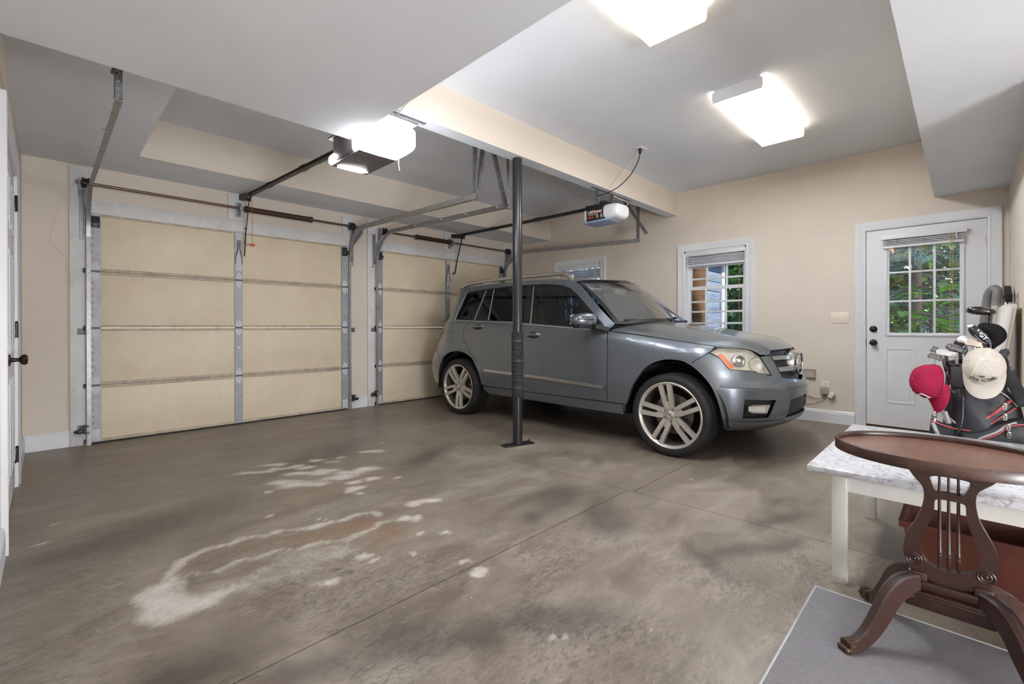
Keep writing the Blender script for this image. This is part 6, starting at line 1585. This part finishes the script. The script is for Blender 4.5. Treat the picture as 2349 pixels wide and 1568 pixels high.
# white cap: seen from the top front, brim hanging down
cz = Vector((-.80, .10, .42)).normalized(); cf = Vector((-.40, .05, -.92))
Mx = Matrix((Vector((0, 0, 0, 0)),)*4) if False else None
def cap_frame(o, upv, fwd):
    z = Vector(upv).normalized(); y = Vector(fwd); y = (y-z*y.dot(z)).normalized(); x = y.cross(z)
    return Matrix(((x.x, y.x, z.x, o[0]), (x.y, y.y, z.y, o[1]), (x.z, y.z, z.z, o[2]), (0, 0, 0, 1)))
M['capwhite'] = fabric('white_cotton', rgb(232, 226, 216)); M['cappink'] = fabric('crimson_cotton', rgb(188, 34, 82))
MW_ = cap_frame((BX-.06, -.080, .865), (-.86, .08, .46), (-.30, .03, -1))
t, crown = cap('baseball_cap', 'white baseball cap with black script lettering hung on the bag', MW_, M['capwhite'], wr=.0022)
def on_crown(g, z0=.0):
    """wrap flat lettering (x across, y up toward the top) onto the front of the crown"""
    for v in g.bm.verts:
        a = -v.co.x/.085; f = .30+v.co.y/.13; p = crown(a, max(.02, min(.98, f))); nrm = Vector((p.x, p.y, p.z*.7)).normalized(); v.co = p+nrm*(.0035+v.co.z)
    return g.xform(MW_)
lab = text_mesh('the Cliffs', .030, .0004, shear=.35); 
obj('lettering', on_crown(lab.xform(Matrix.Translation((0, -.004, 0)) @ Matrix.Rotation(pi*0, 4, 'Z'))), M['ferrule'], t, 0)
g = G(); N2 = 24; P = [(.013*cos(2*pi*k/N2), .022+.007*sin(2*pi*k/N2)) for k in range(N2)]
g.plate(P, [[(.011*cos(2*pi*k/N2), .0245+.0035*sin(2*pi*k/N2)) for k in range(N2)]], o=(0, 0, 0), uy=(0, 1, 0), uz=(0, 0, .0006)); obj('oval_mark', on_crown(g), M['ferrule'], t, 0)
MP_ = cap_frame((BX-.015, .120, .765), (-.50, .82, .16), (-.22, -.18, -1))
t, crown = cap('baseball_cap', 'crimson baseball cap with a small square patch hung on the bag side', MP_, M['cappink'], wr=.0016)
def on_crown2(g, a0=0, f0=.3):
    for v in g.bm.verts:
        a = a0-v.co.x/.085; f = f0+v.co.y/.13; p = crown(a, max(.02, min(.98, f))); nrm = Vector((p.x, p.y, p.z*.7)).normalized(); v.co = p+nrm*(.003+v.co.z)
    return g.xform(MP_)
g = G(); g.plate(inset_poly([(-.022, -.020), (.022, -.020), (.022, .020), (-.022, .020)], 0), [rect(-.016, .016, -.014, .014)], uy=(0, 1, 0), uz=(0, 0, .001)); obj('patch_border', on_crown2(g), M['lettering'], t, 0)
g = G(); g.plate(rect(-.016, .016, -.014, .014), [], uy=(0, 1, 0), uz=(0, 0, .0006)); obj('patch', on_crown2(g), M['cappink'], t, 0)
g = G(); g.plate([(-.011, -.010), (.010, -.010), (.003, .0), (.010, .008), (-.004, .011), (-.008, .002)], [], uy=(0, 1, 0), uz=(0, 0, .0014)); obj('patch_figure', on_crown2(g), M['ferrule'], t, 0)

# ---- things leaning in the corner behind the bag
M['boardwhite'] = plain('white_plastic_board', rgb(214, 208, 198), .5, var=.03)
lb = thing('leaning_board', (5.2, -.15, 0), 'long white board leaning on the wall behind the golf bag', 'board')
SH = Matrix(((1, 0, 0, 0), (0, 1, -.13, 0), (0, 0, 1, 0), (0, 0, 0, 1)))
g = G(); g.box(4.86, 5.46, -.118, -.046, .0, 1.245, .012); obj('panel', g.xform(SH), M['boardwhite'], lb)
g = G(); g.box(4.852, 4.862, -.098, -.066, .03, 1.22, .003); obj('edge_strip', g.xform(SH), M['trim'], lb)
tb = thing('foam_tube', (5.7, -.2, 0), 'grey padded tube bent over at the top in the corner', 'tube')
g = G(); g.tube(catmull([(5.55, -.15, .02), (5.62, -.185, .7), (5.66, -.20, 1.15), (5.70, -.205, 1.32), (5.72, -.21, 1.385), (5.745, -.19, 1.41), (5.77, -.165, 1.38), (5.79, -.15, 1.30), (5.82, -.125, 1.0), (5.85, -.10, .7), (5.86, -.08, .02)], 6), .032, 14); obj('tube', g, plain('grey_foam', rgb(128, 126, 124), .7, var=.12, bump=.2, bscale=60), tb, 60)
g = G(); g.tube(catmull([(5.612, -.182, .62), (5.66, -.20, 1.15), (5.70, -.205, 1.30)], 8), .0335, 14); obj('plastic_sleeve', g, plain('clear_wrap', rgb(176, 174, 172), .2, var=.15), tb, 60)
sq = thing('push_squeegee', (5.53, -.2, 0), 'tall pole with a dark flat head leaning between tube and white board', 'tool')
g = G(); g.tube([(5.50, -.12, .0), (5.53, -.21, .80), (5.55, -.255, 1.30)], .013, 10); obj('pole', g, M['satin'], sq)
g = G(); g.box(-.11, .11, -.02, .02, -.035, .035, .004, Matrix.Translation((5.53, -.263, 1.35)) @ Matrix.Rotation(radians(-22), 4, 'Y')); obj('head', g, M['carmatte'], sq)
g = G(); g.sweep([(5.545, -.235, 1.20), (5.54, -.238, 1.30), (5.53, -.240, 1.345)], [(-.012, -.004), (.012, -.004), (.012, .004), (-.012, .004)]); obj('bracket', g, M['satin'], sq)
# low wire loop on the back wall beside the door
wl = thing('loose_wire', (.06, YB-.01, 1.6), 'thin loose wire curled on the wall left of the left garage door', 'wire')
g = G(); g.tube(catmull([(.16, YB-.02, 2.34), (.09, YB-.008, 2.25), (.03, YB-.008, 1.98), (.02, YB-.01, 1.85), (.07, YB-.01, 1.78), (.118, YB-.008, 1.72), (.112, YB-.012, 1.62), (.125, YB-.008, 1.55), (.128, YB-.006, .9), (.126, YB-.006, .2)], 8), .002, 5); obj('strand', g, M['ivory'], wl)
# ================================================================== OUTSIDE
def ground():
    N = Nodes('garden_ground'); co = N.coord(); n = N.noise(co, 2, 6, .7); N.set(Base_Color=N.ramp(n, [(.35, rgb(58, 62, 40)), (.6, rgb(96, 84, 62))]), Roughness=.95); return N.m
obj('garden_ground', G().box(XR+.16, 30, -25, 30, -.14, -.03), ground(), kind='structure', smooth=0)
M['greywood'] = None
def weathered(name, a, b):
    N = Nodes(name); n = N.noise(N.coord(scale=(.8, .8, 9)), 3, 7, .7, .5); k = N.noise(N.coord(scale=(1, 1, 4)), 1.6, 4, .6)
    N.set(Base_Color=N.mix(N.math('MULTIPLY', N.ramp(k, [(.55, (0, 0, 0)), (.7, (1, 1, 1))]), .5), N.ramp(n, [(.3, a), (.7, b)]), tuple(x*.45 for x in a[:3])+(1,)), Roughness=.85); return N.m
M['greywood'] = weathered('weathered_grey_plank', rgb(112, 124, 148), rgb(160, 172, 196))
M['brownwood'] = weathered('brown_timber', rgb(78, 54, 34), rgb(124, 90, 60))
M['deckwood'] = weathered('orange_deck_timber', rgb(150, 96, 48), rgb(206, 146, 84))
pw = thing('plank_wall', (7.5, 2.95, 0), 'weathered blue-grey plank wall outside the nearer window', 'plank wall')
rnd = random.Random(11); z = .0
while z < 2.0:
    h = .165+rnd.uniform(-.01, .012); o = rnd.uniform(-.006, .006)
    obj('plank', G().box(6.98, 8.10, 2.93+o, 3.02, z+.004, min(z+h-.004, 2.15), .006), M['greywood'], pw); z += h
obj('post', G().box(7.98, 8.10, 2.89, 2.93, 0, 2.15, .005), M['trim'], pw)
ps = thing('timber_post', (6.87, 2.93, 0), 'thick brown timber post outside the nearer window', 'post')
g = G(); g.lathe([(.150, 0), (.146, .8), (.150, 1.6), (.147, 2.15)], (6.83, 2.87, 0), (0, 0, 1), 20); obj('post', g, M['brownwood'], ps, 50)
dk = thing('deck_underside', (7.2, 3.4, 2.15), 'orange timber deck overhead outside the nearer window', 'deck')
y = 2.62
while y < 4.0: obj('board', G().box(XR+.17, 8.0, y, y+.132, 2.31, 2.34, .003), M['deckwood'], dk); y += .14
for k in range(3): obj('joist', G().box(XR+.17, 8.0, 2.62+k*.7, 2.66+k*.7, 2.16, 2.31, .003), M['deckwood'], dk)
obj('rim_joist', G().box(8.0, 8.04, 2.62, 4.16, 2.16, 2.34, .003), M['deckwood'], dk)
br_ = thing('timber_beam', (7.2, .72, 2.1), 'orange timber beam end at the top left of the garden door glass', 'beam')
obj('beam', G().box(6.75, 7.7, .64, .86, 2.02, 2.2, .006), M['deckwood'], br_)
obj('post', G().box(7.55, 7.69, .865, 1.0, -.03, 2.2, .006), M['brownwood'], br_)
def leaf_mat(name, a, b, tr=.35):
    m = bpy.data.materials.new(name); m.use_nodes = True; t = m.node_tree; t.nodes.clear()
    o = t.nodes.new('ShaderNodeOutputMaterial'); d = t.nodes.new('ShaderNodeBsdfPrincipled'); l = t.nodes.new('ShaderNodeBsdfTranslucent'); x = t.nodes.new('ShaderNodeMixShader')
    c = t.nodes.new('ShaderNodeTexCoord'); n = t.nodes.new('ShaderNodeTexNoise'); n.inputs['Scale'].default_value = 5; n.inputs['Detail'].default_value = 5
    r = t.nodes.new('ShaderNodeValToRGB'); r.color_ramp.elements[0].position = .35; r.color_ramp.elements[0].color = a; r.color_ramp.elements[1].position = .65; r.color_ramp.elements[1].color = b
    t.links.new(c.outputs['Object'], n.inputs['Vector']); t.links.new(n.outputs['Fac'], r.inputs[0]); t.links.new(r.outputs[0], d.inputs['Base Color']); t.links.new(r.outputs[0], l.inputs[0])
    d.inputs['Roughness'].default_value = .45; x.inputs[0].default_value = tr
    t.links.new(d.outputs[0], x.inputs[1]); t.links.new(l.outputs[0], x.inputs[2]); t.links.new(x.outputs[0], o.inputs[0]); return m
M['leafbright'] = leaf_mat('bright_leaf', rgb(40, 92, 14), rgb(96, 152, 30))
M['leafdark'] = leaf_mat('hedge_leaf', rgb(18, 52, 14), rgb(58, 104, 28))
M['needle'] = leaf_mat('blue_green_needle', rgb(22, 48, 43), rgb(72, 106, 92), .15)
M['leafyellow'] = leaf_mat('sunlit_leaf', rgb(46, 74, 26), rgb(118, 140, 60))
M['bark'] = weathered('dark_bark', rgb(44, 36, 30), rgb(70, 58, 46))
def leaves(c, r, n, size, seed, needle=False, wid=.42):
    R = random.Random(seed); g = G(); bm = g.bm
    for _ in range(n):
        while True:
            p = Vector((R.uniform(-1, 1), R.uniform(-1, 1), R.uniform(-1, 1)))
            if .25 < p.length < 1: break
        p = Vector((c[0]+p.x*r[0], c[1]+p.y*r[1], c[2]+p.z*r[2]))
        d = Vector((R.gauss(0, 1), R.gauss(0, 1), R.gauss(-.3, .6))).normalized(); u = d.orthogonal().normalized()
        u = (Matrix.Rotation(R.uniform(0, 6.3), 3, d) @ u); s = size*R.uniform(.6, 1.3); w = s*(wid if not needle else .07)
        q = [p, p+d*s*.5+u*w, p+d*s, p+d*s*.5-u*w+d.cross(u)*w*.4]
        v = [bm.verts.new(x) for x in q]; bm.faces.new(v)
    return g
def shrub(name, c, r, n, size, mat, label, seed, cat='shrub', stems=5):
    t = thing(name, (c[0], c[1], -.03), label, cat)
    g = G(); R = random.Random(seed)
    for k in range(stems):
        a = 2*pi*k/stems; g.tube(catmull([(c[0]+.05*cos(a), c[1]+.05*sin(a), -.03), (c[0]+r[0]*.3*cos(a), c[1]+r[1]*.3*sin(a), c[2]*.7), (c[0]+r[0]*.6*cos(a), c[1]+r[1]*.6*sin(a), c[2]+r[2]*.6)], 4), .014, 6)
    obj('stems', g, M['bark'], t)
    obj('foliage', leaves(c, r, n, size, seed), M[mat], t, 0, kind='stuff', recalc=False)
shrub('leafy_shrub', (8.7, 2.35, 1.3), (.6, .65, 1.35), 2600, .12, 'leafdark', 'leafy green shrub outside the nearer window', 3)
shrub('leafy_shrub', (8.2, 1.55, 1.1), (.5, .5, 1.1), 1600, .12, 'leafdark', 'darker shrub between the nearer window and the garden door', 5)
def bigleaf(c, n, seed, label):
    t = thing('broadleaf_plant', (c[0], c[1], -.03), label, 'shrub'); R = random.Random(seed)
    g = G()
    for k in range(5): a = k*1.26; g.tube([(c[0], c[1], -.03), (c[0]+.18*cos(a), c[1]+.18*sin(a), c[2])], .012, 6)
    obj('stems', g, M['bark'], t)
    for k in range(n):
        a = R.uniform(0, 6.28); h = R.uniform(-.35, .38); d = Vector((cos(a), sin(a), R.uniform(-.2, .5))).normalized(); p = Vector((c[0], c[1], c[2]+h))+d*R.uniform(.02, .16); s = R.uniform(.20, .34); u = d.cross(Vector((0, 0, 1))).normalized(); w = s*.20
        nrm = u.cross(d); P = [(0, 0, 0), (.25, .8, .03), (.55, 1, .02), (.8, .6, -.03), (1, 0, -.10)]
        g = G(); L = [p+d*s*f+u*w*e_+nrm*(s*z_+.02) for f, e_, z_ in P]; C_ = [p+d*s*f+nrm*s*z_ for f, e_, z_ in P]; Rr = [p+d*s*f-u*w*e_+nrm*(s*z_+.02) for f, e_, z_ in P]
        for i in range(4): g.faces([L[i], L[i+1], C_[i+1], C_[i]], [(0, 1, 2, 3)]); g.faces([C_[i], C_[i+1], Rr[i+1], Rr[i]], [(0, 1, 2, 3)])
        obj('leaf', g, M['leafbright'], t, 0, recalc=False)
bigleaf((7.75, .30, 1.12), 42, 8, 'bright broad-leaved plant low behind the garden door glass')
bigleaf((7.9, .55, .95), 30, 9, 'bright broad-leaved plant at the left of the garden door glass')
def conifer(x, y, h, seed, label, n=15, spread=1.5):
    t = thing('conifer_tree', (x, y, -.03), label, 'tree'); R = random.Random(seed)
    obj('trunk', G().lathe([(.075, -.03), (.055, h*.5), (.02, h)], (x, y, 0), (0, 0, 1), 10), M['bark'], t, 50)
    g = G(); br = G()
    for k in range(n*4):
        z = .3+(h-.4)*R.random(); a = R.uniform(0, 6.28); L = spread*(1-z/h*.75)*R.uniform(.7, 1.1); d = Vector((cos(a), sin(a), -.18)); o = Vector((x, y, z))
        br.tube([o, o+d*L*.5, o+d*L+Vector((0, 0, -.1*L))], [.02, .012, .004], 5)
        for q in range(80):
            f = R.uniform(.2, 1); p = o+d*L*f+Vector((R.gauss(0, .05), R.gauss(0, .05), R.gauss(-.06, .06))); e_ = Vector((d.x+R.gauss(0, .5), d.y+R.gauss(0, .5), -.5+R.gauss(0, .35))).normalized(); u = e_.orthogonal().normalized(); s = R.uniform(.07, .15); w = .009
            vv_ = [g.bm.verts.new(v) for v in (p-u*w, p+u*w, p+e_*s+u*w*.3, p+e_*s-u*w*.3)]; g.bm.faces.new(vv_)
    obj('branches', br, M['bark'], t, 50, kind='stuff'); obj('needles', g, M['needle'], t, 0, kind='stuff', recalc=False)
conifer(10.2, .55, 6.5, 21, 'blue-green conifer seen in the middle of the garden door glass', 24)
conifer(11.2, -.6, 6.0, 22, 'blue-green conifer seen at the right of the garden door glass', 24, 1.7)
conifer(11.8, 1.9, 6.5, 23, 'blue-green conifer standing back at the left of the garden door glass', 20)
shrub('sunlit_bush', (14.5, .0, 2.4), (1.6, 3.4, 2.6), 9000, .22, 'leafyellow', 'yellow-green sunlit bush far behind the conifers', 31)
shrub('sunlit_bush', (13.8, 4.4, 2.2), (1.5, 2.4, 2.4), 6000, .22, 'leafdark', 'green bush far behind the plank wall', 33)
# picket screen with ivy behind the far window
fc = thing('picket_screen', (7.6, 5.2, 0), 'pale picket screen outside the far window', 'fence')
k = 0; y = 4.2
while y < 7.4: obj('picket', G().box(7.6, 7.63, y, y+.085, -.03, 2.4, .003), M['greywood'], fc); y += .135
for z in (.3, 1.45): obj('rail', G().box(7.63, 7.67, 4.1, 7.5, z, z+.09, .003), M['greywood'], fc)
shrub('ivy', (7.75, 5.6, 1.2), (.12, 1.5, 1.2), 1500, .09, 'leafdark', 'ivy growing through the pale picket screen', 41, 'ivy', 4)
